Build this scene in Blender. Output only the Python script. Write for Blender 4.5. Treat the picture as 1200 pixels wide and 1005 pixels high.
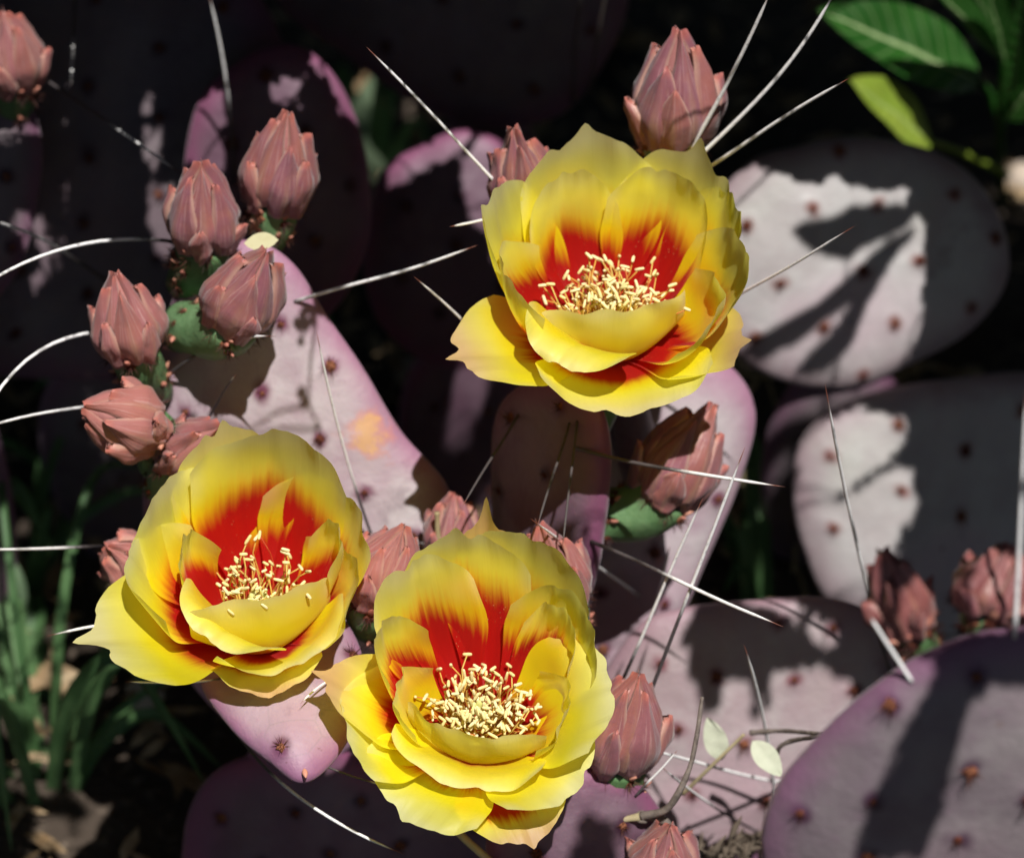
import bpy, math, random
from mathutils import Vector, Matrix, noise
from mathutils.bvhtree import BVHTree
random.seed(7)
V = Vector
for o in list(bpy.data.objects): bpy.data.objects.remove(o)
sc = bpy.context.scene
COL = sc.collection

# ------------------------------------------------------------------ camera
PITCH = math.radians(42); D0 = 0.75; W0 = 0.30
TARGET = V((0, 0, 0.20))
FWD = V((0, math.cos(PITCH), -math.sin(PITCH)))
RIGHT = V((1, 0, 0)); UP = V((0, math.sin(PITCH), math.cos(PITCH)))
CAM = TARGET - FWD * D0
cam = bpy.data.cameras.new('camera'); cam_o = bpy.data.objects.new('camera', cam); COL.objects.link(cam_o)
cam_o.location = CAM; cam_o.rotation_euler = (math.pi/2 - PITCH, 0, 0)
cam.sensor_width = 36; cam.lens = 36 * D0 / W0
cam.clip_start = 0.01; cam.clip_end = 200
cam.dof.use_dof = True; cam.dof.focus_distance = 0.725; cam.dof.aperture_fstop = 7.6
cam.dof.aperture_blades = 7
sc.camera = cam_o

# ------------------------------------------------------------------ light
SUN_EL = math.radians(71); SUN_AZ = math.radians(146)      # direction towards the sun: behind the camera and to its right
TOSUN = V((math.sin(SUN_AZ)*math.cos(SUN_EL), math.cos(SUN_AZ)*math.cos(SUN_EL), math.sin(SUN_EL)))
w = bpy.data.worlds.new('World'); sc.world = w; w.use_nodes = True
nt = w.node_tree; nt.nodes.clear()
sky = nt.nodes.new('ShaderNodeTexSky'); sky.sky_type = 'NISHITA'; sky.sun_disc = False
sky.sun_elevation = SUN_EL; sky.sun_rotation = SUN_AZ
bg = nt.nodes.new('ShaderNodeBackground'); bg.inputs[1].default_value = 0.05
ow = nt.nodes.new('ShaderNodeOutputWorld')
nt.links.new(sky.outputs[0], bg.inputs[0]); nt.links.new(bg.outputs[0], ow.inputs[0])
sl = bpy.data.lights.new('sun', 'SUN'); sl.energy = 5.0; sl.angle = math.radians(0.5); sl.color = (1.0, 0.98, 0.95)
so = bpy.data.objects.new('sun', sl); COL.objects.link(so); so.location = (0, 0, 3)
so.rotation_euler = TOSUN.to_track_quat('Z', 'Y').to_euler()
sc.view_settings.view_transform = 'Standard'; sc.view_settings.look = 'None'
sc.view_settings.exposure = .28; sc.view_settings.gamma = 1
sc.render.engine = 'CYCLES'; sc.cycles.use_denoising = True
sc.cycles.max_bounces = 8; sc.cycles.transmission_bounces = 6

# ------------------------------------------------------------------ helpers
def P(px, py, d):
    k = W0 / 1200 * d / D0
    return CAM + FWD*d + RIGHT*((px-600)*k) + UP*(-(py-502.5)*k)
def ray(px, py):
    return (P(px, py, 1.0) - CAM).normalized()
def sm(a, b, x):
    t = max(0., min(1., (x-a)/(b-a))); return t*t*(3-2*t)
WORG = {}
def link(o, parent, origin):
    COL.objects.link(o)
    po = V((0, 0, 0))
    if parent is not None:
        o.parent = parent; po = WORG[parent.name]
    o.location = origin - po
    WORG[o.name] = V(origin)
    return o
def mesh_data(name, verts, faces, mats, uvs=None, smooth=True, mi=None, col=None):
    me = bpy.data.meshes.new(name)
    me.from_pydata([tuple(v) for v in verts], [], faces)
    for m in (mats if isinstance(mats, (list, tuple)) else [mats]): me.materials.append(m)
    if smooth: me.polygons.foreach_set('use_smooth', [True]*len(me.polygons))
    if mi: me.polygons.foreach_set('material_index', mi)
    if uvs:
        l = me.uv_layers.new(name='UVMap')
        for lp in me.loops: l.data[lp.index].uv = uvs[lp.vertex_index]
    if col:
        a = me.attributes.new('mark', 'FLOAT', 'POINT'); a.data.foreach_set('value', col)
    me.update()
    return me
def mk(name, verts, faces, mats, parent=None, origin=None, color=None, **k):
    origin = V(origin) if origin is not None else (sum((V(v) for v in verts), V())/len(verts))
    me = mesh_data(name, [V(v)-origin for v in verts], faces, mats, **k)
    o = bpy.data.objects.new(name, me)
    if color: o.color = color
    return link(o, parent, origin)
def place(name, me, parent, origin, rot, scale=1.0, color=None):
    o = bpy.data.objects.new(name, me)
    link(o, parent, origin)
    o.rotation_mode = 'QUATERNION'; o.rotation_quaternion = rot
    o.scale = (scale,)*3 if not isinstance(scale, (tuple, list)) else scale
    if color: o.color = color
    return o
def empty(name, origin, parent=None):
    o = bpy.data.objects.new(name, None); o.empty_display_size = .01
    return link(o, parent, V(origin))
def tag(o, label=None, cat=None, group=None, kind=None):
    if label: o['label'] = label
    if cat: o['category'] = cat
    if group: o['group'] = group
    if kind: o['kind'] = kind
    return o
def grid_faces(n, m, wrap=False, off=0):
    f = []
    for i in range(n-1):
        for j in range(m if wrap else m-1):
            k = (j+1) % m
            f.append((off+i*m+j, off+i*m+k, off+(i+1)*m+k, off+(i+1)*m+j))
    return f
def frame_of(t):
    a = V((0, 0, 1)) if abs(t.z) < .9 else V((1, 0, 0))
    s = t.cross(a).normalized(); return s, t.cross(s).normalized()
def tube(pts, radii, n=8, off=0, cap=True):
    vs, fs = [], []
    s = None
    for i, p in enumerate(pts):
        t = (pts[min(i+1, len(pts)-1)] - pts[max(i-1, 0)]).normalized()
        if s is None: s, _ = frame_of(t)
        s = (s - t*s.dot(t)).normalized(); b = t.cross(s)
        for j in range(n):
            a = 2*math.pi*j/n
            vs.append(p + (s*math.cos(a)+b*math.sin(a))*radii[i])
    fs = [tuple(off+x for x in f) for f in grid_faces(len(pts), n, True)]
    if cap:
        fs.append(tuple(off+j for j in range(n))[::-1]); fs.append(tuple(off+(len(pts)-1)*n+j for j in range(n)))
    return vs, fs
def bez(a, b, c, d, t):
    u = 1-t; return a*u**3 + b*3*u*u*t + c*3*u*t*t + d*t**3
def bezd(a, b, c, d, t):
    u = 1-t; return (b-a)*3*u*u + (c-b)*6*u*t + (d-c)*3*t*t
def crom(pts, n):
    out = []; m = len(pts)
    for i in range(n):
        x = i*m/n; k = int(x); t = x-k
        p0, p1, p2, p3 = (pts[(k+q-1) % m] for q in range(4))
        out.append((p1*2 + (p2-p0)*t + (p0*2-p1*5+p2*4-p3)*t*t + (p1*3-p0-p2*3+p3)*t**3)*.5)
    return out

# ------------------------------------------------------------------ materials
class NB:
    def __init__(s, name):
        s.m = bpy.data.materials.new(name); s.m.use_nodes = True; s.t = s.m.node_tree; s.t.nodes.clear()
        s.out = s.n('OutputMaterial')
    def n(s, ty, **k):
        x = s.t.nodes.new('ShaderNode'+ty)
        for a, b in k.items(): setattr(x, a, b)
        return x
    def put(s, v, sock):
        if isinstance(v, (int, float)): sock.default_value = v
        elif isinstance(v, (tuple, list)): sock.default_value = tuple(v)+((1,) if len(v) == 3 and sock.type == 'RGBA' else ())
        else: s.t.links.new(v, sock)
    def math(s, op, a, b=0., c=0.):
        x = s.n('Math', operation=op)
        for i, v in enumerate((a, b, c)): s.put(v, x.inputs[i])
        return x.outputs[0]
    def mix(s, f, a, b):
        x = s.n('Mix', data_type='RGBA'); s.put(f, x.inputs[0]); s.put(a, x.inputs[6]); s.put(b, x.inputs[7]); return x.outputs[2]
    def ss(s, v, a, b):
        x = s.n('MapRange', interpolation_type='SMOOTHSTEP'); s.put(v, x.inputs[0]); s.put(a, x.inputs[1]); s.put(b, x.inputs[2]); return x.outputs[0]
    def noise(s, vec, scale, detail=3., rough=.55):
        x = s.n('TexNoise'); s.put(vec, x.inputs['Vector']); x.inputs['Scale'].default_value = scale
        x.inputs['Detail'].default_value = detail; x.inputs['Roughness'].default_value = rough; return x.outputs[0]
    def obj(s): return s.n('TexCoord').outputs['Object']
    def uv(s):
        x = s.n('SeparateXYZ'); s.t.links.new(s.n('TexCoord').outputs['UV'], x.inputs[0]); return x.outputs[0], x.outputs[1]
    def xyz(s, a, b, c):
        x = s.n('CombineXYZ'); s.put(a, x.inputs[0]); s.put(b, x.inputs[1]); s.put(c, x.inputs[2]); return x.outputs[0]
    def info(s, k): return s.n('ObjectInfo').outputs[k]
    def ocol(s):
        x = s.n('SeparateColor'); s.t.links.new(s.n('ObjectInfo').outputs['Color'], x.inputs[0]); return x.outputs
    def attr(s, name): return s.n('Attribute', attribute_name=name).outputs['Fac']
    def bump(s, h, strength, dist):
        x = s.n('Bump'); s.put(h, x.inputs['Height']); x.inputs['Strength'].default_value = strength; x.inputs['Distance'].default_value = dist; return x.outputs[0]
    def pbsdf(s, col, rough=.6, spec=.3, normal=None, **k):
        x = s.n('BsdfPrincipled'); s.put(col, x.inputs['Base Color']); s.put(rough, x.inputs['Roughness']); x.inputs['Specular IOR Level'].default_value = spec
        if normal is not None: s.t.links.new(normal, x.inputs['Normal'])
        for a, b in k.items(): s.put(b, x.inputs[a.replace('_', ' ')])
        return x.outputs[0]
    def transl(s, col, normal=None):
        x = s.n('BsdfTranslucent'); s.put(col, x.inputs[0]); return x.outputs[0]
    def mixs(s, f, a, b):
        x = s.n('MixShader'); s.put(f, x.inputs[0]); s.put(a, x.inputs[1]); s.put(b, x.inputs[2]); return x.outputs[0]
    def fin(s, sh): s.t.links.new(sh, s.out.inputs[0]); return s.m

def mat_petal():
    b = NB('petal'); u, v = b.uv(); rnd = b.info('Random'); oc = b.ocol()
    uu = b.math('ABSOLUTE', b.math('MULTIPLY_ADD', u, 2., -1.))
    off = b.math('MULTIPLY', rnd, 37.)
    streak = b.noise(b.xyz(b.math('MULTIPLY', u, 26.), b.math('MULTIPLY', v, 1.6), off), 1., 4.)
    fine = b.noise(b.xyz(b.math('MULTIPLY', u, 90.), b.math('MULTIPLY', v, 3.), off), 1., 2.)
    blot = b.noise(b.xyz(b.math('MULTIPLY', u, 3.), b.math('MULTIPLY', v, 3.), off), 1., 1.)
    thr = b.math('SUBTRACT', b.math('ADD', .69, b.math('MULTIPLY', b.math('SUBTRACT', streak, .5), b.math('MULTIPLY_ADD', rnd, .20, .08))), b.math('MULTIPLY', b.math('POWER', uu, 1.3), .24))
    thr = b.math('ADD', thr, b.math('MULTIPLY', b.math('SUBTRACT', rnd, .5), .07))
    thr = b.math('ADD', thr, b.math('SUBTRACT', oc[1], .5))                           # object colour G: longer or shorter red throat
    red = b.ss(b.math('SUBTRACT', thr, v), -.07, .09)
    orange = b.ss(b.math('SUBTRACT', thr, v), -.16, .05)
    yel = b.mix(b.ss(b.math('ADD', v, b.math('MULTIPLY', b.math('SUBTRACT', blot, .5), .25)), .55, 1.0), (.95, .82, .008), (.94, .90, .24))
    edge = b.math('MULTIPLY', b.math('MAXIMUM', b.ss(uu, .72, 1.), b.ss(b.math('ADD', v, b.math('MULTIPLY', b.math('SUBTRACT', blot, .5), .12)), .84, 1.)), b.ss(v, .55, .8))
    yel = b.mix(b.math('MULTIPLY', edge, .62), yel, (.95, .93, .52))
    yel = b.mix(b.math('MULTIPLY', b.ss(fine, .5, .75), .07), yel, (.86, .58, .02))
    yel = b.mix(b.math('MULTIPLY', orange, .6), yel, (.88, .36, .004))
    tipc = b.ss(b.math('SUBTRACT', v, b.math('MULTIPLY', uu, .12)), .62, .98)
    yel = b.mix(b.math('MULTIPLY', b.math('MULTIPLY', oc[0], .95), tipc), yel, (.74, .34, .20))
    rd = b.mix(streak, (.62, .012, .003), (.44, .004, .006))
    # pollen grains caught on the throat
    vor = b.n('TexVoronoi'); vor.inputs['Scale'].default_value = 1.; b.put(b.xyz(b.math('MULTIPLY', u, 34.), b.math('MULTIPLY', v, 46.), off), vor.inputs['Vector'])
    pol = b.math('MULTIPLY', b.ss(vor.outputs['Distance'], .15, .08), b.ss(blot, .50, .62))
    colr = b.mix(red, yel, rd)
    colr = b.mix(b.math('MULTIPLY', pol, red), colr, (.85, .5, .2))
    tcol = b.mix(red, b.mix(orange, (1., .95, .08), (1., .62, .008)), (.75, .02, .004))
    tcol = b.mix(b.math('MULTIPLY', edge, .35), tcol, (.98, .92, .35))
    h = b.math('ADD', b.math('MULTIPLY', fine, .30), b.math('ADD', b.math('MULTIPLY', streak, .35), b.math('MULTIPLY', blot, 2.0)))
    nrm = b.bump(h, .28, .0014)
    p = b.pbsdf(colr, .42, .35, nrm, Sheen_Weight=.12)
    return b.fin(b.mixs(.60, p, b.transl(tcol)))
def mat_pad(name, body, bloom, rim, spot=(.05, .012, .03), yellow=0., blotch=None):
    tint = (body[0]*1.12, body[1]*.82, body[2]*.98)
    b = NB(name); co = b.obj()
    n1 = b.noise(co, 22., 4.); n2 = b.noise(co, 95., 4.); n3 = b.noise(co, 420., 3.)
    c = b.mix(b.ss(n1, .36, .66), body, bloom)
    c = b.mix(b.math('MULTIPLY', b.ss(n2, .45, .75), .45), c, bloom)
    scr = b.noise(b.n('Mapping').outputs[0], 1., 2.)
    c = b.mix(b.math('MULTIPLY', b.ss(n3, .55, .8), .22), c, rim)
    n0 = b.noise(co, 13., 3.); n5 = b.noise(co, 48., 5., .65)
    c = b.mix(b.math('MULTIPLY', b.ss(n0, .47, .66), .55), c, tint)
    c = b.mix(b.math('MULTIPLY', b.ss(n0, .44, .30), .45), c, tuple(x*y for x, y in zip(bloom, (.93, 1.02, .88))))
    c = b.mix(b.math('MULTIPLY', b.ss(n5, .60, .72), .55), c, tuple(x*.62 for x in body))
    vo = b.n('TexVoronoi', feature='DISTANCE_TO_EDGE'); vo.inputs['Scale'].default_value = 75.; b.put(co, vo.inputs['Vector'])
    c = b.mix(b.math('MULTIPLY', b.math('MULTIPLY', b.ss(vo.outputs['Distance'], .035, .0), b.ss(n1, .5, .62)), .35), c, tuple(x*.6 for x in bloom))
    corky = b.noise(co, 260., 2.); c = b.mix(b.math('MULTIPLY', b.math('MULTIPLY', b.ss(corky, .70, .76), b.ss(n0, .45, .6)), .8), c, (.12, .07, .045))
    mk_ = b.attr('mark')
    c = b.mix(b.ss(mk_, .15, .85), c, spot)
    u, v = b.uv()
    c = b.mix(b.math('MULTIPLY', b.ss(b.math('ADD', v, b.math('MULTIPLY', b.math('SUBTRACT', n2, .5), .25)), .74, 1.05), .85), c, rim)
    if blotch is not None:
        vd = b.n('VectorMath', operation='DISTANCE'); b.put(co, vd.inputs[0]); vd.inputs[1].default_value = blotch
        blot = b.math('ADD', b.math('MULTIPLY', b.ss(vd.outputs['Value'], .019, .0), .40), b.math('MULTIPLY', b.noise(co, 150., 5., .65), .72))
        c = b.mix(b.math('MULTIPLY', b.ss(blot, .55, .68), yellow), c, (.50, .17, .10))
        c = b.mix(b.math('MULTIPLY', b.ss(blot, .66, .76), yellow), c, (.60, .36, .05))
    elif yellow:
        blot = b.noise(co, 34., 3.)
        c = b.mix(b.math('MULTIPLY', b.ss(blot, .63, .70), yellow), c, (.62, .20, .10))
        c = b.mix(b.math('MULTIPLY', b.ss(blot, .685, .74), yellow), c, (.68, .40, .04))
    nrm = b.bump(b.math('ADD', b.math('MULTIPLY', n2, 1.2), b.math('MULTIPLY', n3, .35)), .5, .0012)
    return b.fin(b.pbsdf(c, b.math('MULTIPLY_ADD', n2, .3, .36), .35, nrm, Sheen_Weight=.15))
def mat_simple(name, c1, c2, scale=200., rough=.6, spec=.3, bump=.3, dist=.0005, transl=0., sheen=0.):
    b = NB(name); co = b.obj(); n = b.noise(co, scale, 4.); r = b.info('Random')
    f = b.math('ADD', n, b.math('MULTIPLY', b.math('SUBTRACT', r, .5), .5))
    c = b.mix(b.ss(f, .25, .75), c1, c2)
    nrm = b.bump(n, bump, dist)
    p = b.pbsdf(c, rough, spec, nrm, Sheen_Weight=sheen)
    if transl: p = b.mixs(transl, p, b.transl(c))
    return b.fin(p)
def mat_scale():        # bud tepals, waxy salmon pink
    b = NB('bud_scale'); u, v = b.uv(); co = b.obj(); r = b.info('Random'); oc = b.ocol()
    uu = b.math('ABSOLUTE', b.math('MULTIPLY_ADD', u, 2., -1.))
    n = b.noise(co, 230., 4.); off = b.math('MULTIPLY', r, 31.)
    st = b.noise(b.xyz(b.math('MULTIPLY', u, 22.), b.math('MULTIPLY', v, 2.), off), 1., 3.)
    f = b.math('ADD', b.math('MULTIPLY', n, .7), b.math('MULTIPLY', r, .4))
    c = b.mix(b.ss(f, .3, .75), (.275, .095, .082), (.22, .076, .098))
    c = b.mix(b.math('MULTIPLY', oc[0], .8), c, (.38, .14, .118))
    c = b.mix(b.math('MULTIPLY', b.ss(st, .5, .75), .5), c, (.50, .31, .29))
    c = b.mix(b.math('MULTIPLY', b.ss(uu, .72, .98), .6), c, (.50, .31, .23))
    c = b.mix(b.math('MULTIPLY', b.math('MULTIPLY', b.ss(uu, .22, .0), b.ss(v, .95, .2)), .25), c, (.36, .25, .12))
    c = b.mix(b.math('MULTIPLY', b.ss(v, .86, 1.), .5), c, (.55, .14, .09))
    c = b.mix(b.math('MULTIPLY', oc[2], b.ss(n, .2, .6)), c, (.17, .045, .04))  # object colour B: darker red, with shade put into the tepal colour
    nrm = b.bump(b.math('ADD', n, st), .4, .0008)
    p = b.pbsdf(c, b.math('MULTIPLY_ADD', n, .35, .26), .5, nrm, Sheen_Weight=.15)
    return b.fin(b.mixs(.08, p, b.transl(c)))
def mat_spine():
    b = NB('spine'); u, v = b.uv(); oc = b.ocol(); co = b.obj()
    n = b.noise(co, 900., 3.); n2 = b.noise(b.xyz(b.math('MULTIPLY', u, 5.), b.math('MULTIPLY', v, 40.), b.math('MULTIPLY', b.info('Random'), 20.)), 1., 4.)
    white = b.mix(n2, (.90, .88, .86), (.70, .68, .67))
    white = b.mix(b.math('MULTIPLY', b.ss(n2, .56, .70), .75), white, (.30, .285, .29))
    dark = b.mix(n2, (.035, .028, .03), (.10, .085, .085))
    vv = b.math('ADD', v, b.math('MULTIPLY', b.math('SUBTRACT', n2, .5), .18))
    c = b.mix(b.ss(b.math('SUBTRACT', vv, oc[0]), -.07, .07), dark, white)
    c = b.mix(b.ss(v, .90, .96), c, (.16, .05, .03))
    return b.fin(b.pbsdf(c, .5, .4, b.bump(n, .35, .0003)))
def mat_leaf(name, c1, c2, rib, tr=.28):
    b = NB(name); u, v = b.uv(); co = b.obj(); n = b.noise(co, 60., 4.); n2 = b.noise(co, 600., 2.)
    uu = b.math('ABSOLUTE', b.math('MULTIPLY_ADD', u, 2., -1.))
    c = b.mix(b.ss(n, .3, .7), c1, c2)
    veins = b.math('SINE', b.math('MULTIPLY', b.math('SUBTRACT', v, b.math('MULTIPLY', uu, .16)), 62.))
    c = b.mix(b.math('MULTIPLY', b.ss(veins, .86, 1.), .25), c, rib)
    c = b.mix(b.ss(uu, .085, .03), c, rib)
    nrm = b.bump(b.math('ADD', n2, b.math('MULTIPLY', veins, .6)), .4, .0006)
    return b.fin(b.mixs(tr, b.pbsdf(c, .38, .45, nrm), b.transl(c)))
def mat_soil():
    b = NB('soil'); co = b.obj(); n = b.noise(co, 30., 6.); n2 = b.noise(co, 220., 5.)
    c = b.mix(n, (.030, .022, .017), (.085, .065, .05)); c = b.mix(b.ss(n2, .52, .75), c, (.16, .125, .095))
    return b.fin(b.pbsdf(c, .95, .1, b.bump(b.math('ADD', n2, n), .8, .006)))
M = dict(
    petal=mat_petal(), scale=mat_scale(), spine=mat_spine(), soil=mat_soil(),
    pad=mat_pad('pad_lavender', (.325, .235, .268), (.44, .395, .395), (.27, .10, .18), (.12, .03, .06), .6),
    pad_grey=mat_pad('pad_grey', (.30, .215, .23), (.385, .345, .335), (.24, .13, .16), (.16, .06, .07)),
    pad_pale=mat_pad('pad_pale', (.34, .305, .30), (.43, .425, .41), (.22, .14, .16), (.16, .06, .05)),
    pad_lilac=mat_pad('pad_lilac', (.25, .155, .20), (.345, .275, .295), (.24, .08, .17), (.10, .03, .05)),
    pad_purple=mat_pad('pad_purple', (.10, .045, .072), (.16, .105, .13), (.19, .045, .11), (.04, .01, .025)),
    pad_mauve_shaded=mat_pad('pad_mauve_shaded', (.105, .075, .088), (.17, .14, .145), (.17, .06, .12), (.035, .01, .02)),  # dark mauve, with the background shade put into the colour
    pad_a=mat_pad('pad_lavender_blotched', (.325, .235, .268), (.44, .395, .395), (.27, .10, .18), (.12, .03, .06), .42, blotch=tuple(P(430, 505, .808)-P(345, 590, .815))),
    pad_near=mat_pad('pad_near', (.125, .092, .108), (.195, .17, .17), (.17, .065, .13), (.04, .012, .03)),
    ovary=mat_simple('ovary_green', (.085, .17, .065), (.14, .24, .11), 130., .5, .35, .6, .0016, .05),
    areole=mat_simple('areole_brown', (.10, .028, .018), (.22, .085, .045), 900., .9, .1, .6, .0006),
    bristle=mat_simple('bristle_dark', (.045, .014, .012), (.10, .035, .02), 900., .6),
    peg=mat_simple('peg_salmon', (.50, .18, .13), (.62, .29, .20), 300., .45, .4, .3, .0006, .1),
    anther=mat_simple('anther_cream', (.84, .68, .28), (.92, .80, .44), 900., .7, .2, .4, .0004, .15),
    filament=mat_simple('filament', (.80, .62, .16), (.78, .45, .08), 400., .5, .3, .1, .0003, .3),
    filament_red=mat_simple('filament_red', (.60, .06, .02), (.72, .26, .06), 400., .5, .3, .1, .0003, .3),
    stigma=mat_simple('stigma', (.74, .72, .26), (.84, .80, .42), 500., .6, .25, .3, .0004, .2),
    core=mat_simple('bud_core', (.30, .12, .11), (.38, .16, .14), 300.),
    leaf=mat_leaf('weed_leaf', (.016, .075, .010), (.026, .105, .014), (.30, .40, .18)),
    leaf_y=mat_leaf('weed_leaf_yellow', (.20, .30, .03), (.30, .38, .05), (.32, .42, .12)),
    shrub=mat_leaf('shade_shrub_leaf', (.03, .055, .02), (.045, .08, .028), (.1, .13, .06), .06),
    blade=mat_simple('grass_blade', (.06, .13, .045), (.12, .22, .085), 60., .5, .35, .2, .0006, .25),
    blade_pale=mat_simple('pale_blade', (.24, .36, .20), (.34, .46, .28), 60., .5, .35, .2, .0006, .25),
    dry=mat_simple('dry_litter', (.22, .14, .07), (.42, .32, .20), 120., .8, .15, .5, .001, .1),
    straw=mat_simple('straw', (.30, .24, .13), (.44, .37, .22), 160., .7, .2, .4, .0005),
    twig=mat_simple('twig', (.09, .07, .06), (.22, .18, .155), 350., .8, .15, .7, .0008),
    stone=mat_simple('stone', (.42, .34, .27), (.60, .53, .44), 90., .85, .2, .6, .002),
    paleleaf=mat_simple('pale_leaflet', (.44, .47, .34), (.56, .58, .44), 250., .6, .25, .4, .0005, .25),
    flake=mat_simple('dry_flake', (.55, .50, .26), (.64, .60, .36), 250., .6, .25, .4, .0005, .3),
    bark=mat_simple('shrub_bark', (.08, .06, .045), (.15, .12, .09), 120., .9, .1, .7, .002),
)

# ------------------------------------------------------------------ shared small meshes
def areole_mesh():
    vs, fs, mi = [], [], []
    n, rows = 10, 4
    for i in range(rows):
        a = i/(rows-1)*math.pi/2*.96
        for j in range(n):
            t = 2*math.pi*j/n; r = math.cos(a)*.0016*(1+.2*math.sin(j*2.7+i))
            vs.append(V((r*math.cos(t), r*math.sin(t), -.0004+math.sin(a)*.0011)))
    fs += grid_faces(rows, n, True); fs.append(tuple(range((rows-1)*n, rows*n)))
    mi = [0]*len(fs)
    rr = random.Random(3)
    for k in range(16):
        a = rr.uniform(0, 6.28); t = rr.uniform(.1, 1.0); L = rr.uniform(.0018, .0042)
        d = V((math.cos(a)*math.sin(t), math.sin(a)*math.sin(t), math.cos(t)))
        b0 = V((math.cos(a)*.0009*t, math.sin(a)*.0009*t, .0003)); s, q = frame_of(d)
        o = len(vs)
        for m in range(3):
            g = 2*math.pi*m/3; vs.append(b0+(s*math.cos(g)+q*math.sin(g))*.00016)
        vs.append(b0+d*L)
        for m in range(3): fs.append((o+m, o+(m+1) % 3, o+3)); mi.append(1)
    return mesh_data('areole', vs, fs, [M['areole'], M['bristle']], mi=mi, smooth=False)
AREOLE = areole_mesh()
def peg_mesh():
    vs = []; n = 10; rows = 9
    for i in range(rows):
        t = i/(rows-1); r = .5*math.sin(math.pi*min(.999, .06+.94*t))**.75*(1.15-.55*t); z = t
        for j in range(n):
            a = 2*math.pi*j/n; vs.append(V((r*math.cos(a)*.52, r*math.sin(a)*.42+.10*t*t, z)))
    fs = grid_faces(rows, n, True)
    return mesh_data('peg', vs, fs, M['peg'])
PEG = peg_mesh()
def quat_to(zdir, xhint=None):
    z = zdir.normalized(); x = xhint if xhint is not None else frame_of(z)[0]
    x = (x - z*x.dot(z)).normalized(); y = z.cross(x)
    return Matrix((x, y, z)).transposed().to_quaternion()

# ------------------------------------------------------------------ pads
PADS = {}
class Pad:
    pass
def pad(name, plant, outline, d0, gx, gy, T, mat, label=None, cen=None, spacing=.024, ph=0., areoles=True):
    xs = [p[0] for p in outline]; ys = [p[1] for p in outline]
    cx, cy = cen or ((min(xs)+max(xs))/2, (min(ys)+max(ys))/2)
    c = P(cx, cy, d0); ex = (P(cx+100, cy, d0+gx)-c); ey = (P(cx, cy-100, d0+gy)-c)
    n = ex.cross(ey).normalized()
    if n.dot(FWD) > 0: n = -n
    e1 = ex.normalized(); e2 = n.cross(e1)
    def hit(px, py):
        r = ray(px, py); return CAM + r*((c-CAM).dot(n)/r.dot(n))
    pts = crom([hit(*p) for p in outline], 104)
    N = len(pts)
    q = Pad(); q.c, q.n, q.e1, q.e2, q.T, q.hit = c, n, e1, e2, T, hit
    pol = [((p-c).dot(e1), (p-c).dot(e2)) for p in pts]
    def rad_at(a):
        best = 0
        ca, sa = math.cos(a), math.sin(a)
        for i in range(N):
            x0, y0 = pol[i]; x1, y1 = pol[(i+1) % N]
            dx, dy = x1-x0, y1-y0; den = ca*dy - sa*dx
            if abs(den) < 1e-12: continue
            t = (x0*dy - y0*dx)/den; u = (x0*sa - y0*ca)/den
            if t > 0 and -1e-6 <= u <= 1+1e-6: best = max(best, t)
        return best or 1e-4
    prof = lambda s: T*max(0., 1-s**2.8)**.5
    seed = V((c.x*91, c.y*77, c.z*53))
    def lump(x, y): return .0013*noise.noise(V((x*28, y*28, 0))+seed) + .0005*noise.noise(V((x*90, y*90, 3))+seed)
    def surf(x, y, side=1):
        r = math.hypot(x, y); s = min(1., r/rad_at(math.atan2(y, x)))
        z = prof(s)
        return c + e1*x + e2*y + n*(side*(z + lump(x, y)*(1-s**6)*side))
    q.surf = surf; q.rad_at = rad_at
    # areole positions on a slanted lattice
    ar = []
    R = max(math.hypot(*p) for p in pol)
    k = int(R/spacing)+2
    rr = random.Random(hash(name+str(round(cx))) % 1000 if False else int(cx*7+cy*13))
    for i in range(-k, k+1):
        for j in range(-k, k+1):
            x = (i + .5*(j % 2))*spacing + rr.uniform(-.0025, .0025); y = j*spacing*.82 + rr.uniform(-.0025, .0025)
            x, y = x*math.cos(ph)-y*math.sin(ph), x*math.sin(ph)+y*math.cos(ph)
            if math.hypot(x, y) < .93*rad_at(math.atan2(y, x)): ar.append((x, y))
    rings = [0.0, .1, .2, .29, .38, .46, .54, .61, .68, .74, .80, .85, .89, .925, .955, .978, .992, 1.0]
    vs, uv, mk_ = [], [], []
    def add(x, y, s, side):
        z = prof(s) + lump(x, y)*(1-s**6)
        g = 0.
        for (ax, ay) in ar:
            dd = (x-ax)**2+(y-ay)**2
            if dd < .0004: g = max(g, math.exp(-dd/(.0033**2)))
        z += .0009*g*side
        vs.append(c + e1*x + e2*y + n*(z*side)); uv.append((.5, s)); mk_.append(g if side > 0 else 0.)
    for side in (1, -1):
        for s in (rings if side > 0 else rings[:-1][::2]):
            for p in pol: add(p[0]*s, p[1]*s, s, side)
    nf = len(rings); fs = grid_faces(nf, N, True)
    nb = len(rings[:-1][::2]); o = nf*N
    fs += [tuple(reversed(f)) for f in grid_faces(nb, N, True, o)]
    lb = o+(nb-1)*N; lf = (nf-1)*N
    for j in range(N):
        k2 = (j+1) % N; fs.append((lf+j, lf+k2, lb+k2, lb+j))
    ob = mk('pad', vs, fs, mat, plant, origin=c, uvs=uv, col=mk_)
    if label: ob['label'] = label
    q.o = ob; q.ar = ar
    if areoles:
        for (x, y) in ar:
            p = surf(x, y); nn = (n + (e1*x+e2*y)*4).normalized()
            place('areole', AREOLE, ob, p+n*.0006, quat_to(nn, e1.lerp(e2, rr.random())), rr.uniform(.6, 1.3))
    PADS[name] = q
    return q
def on_pad(name, px, py):
    q = PADS[name]; h = q.hit(px, py)
    return q.surf((h-q.c).dot(q.e1), (h-q.c).dot(q.e2))

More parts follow.
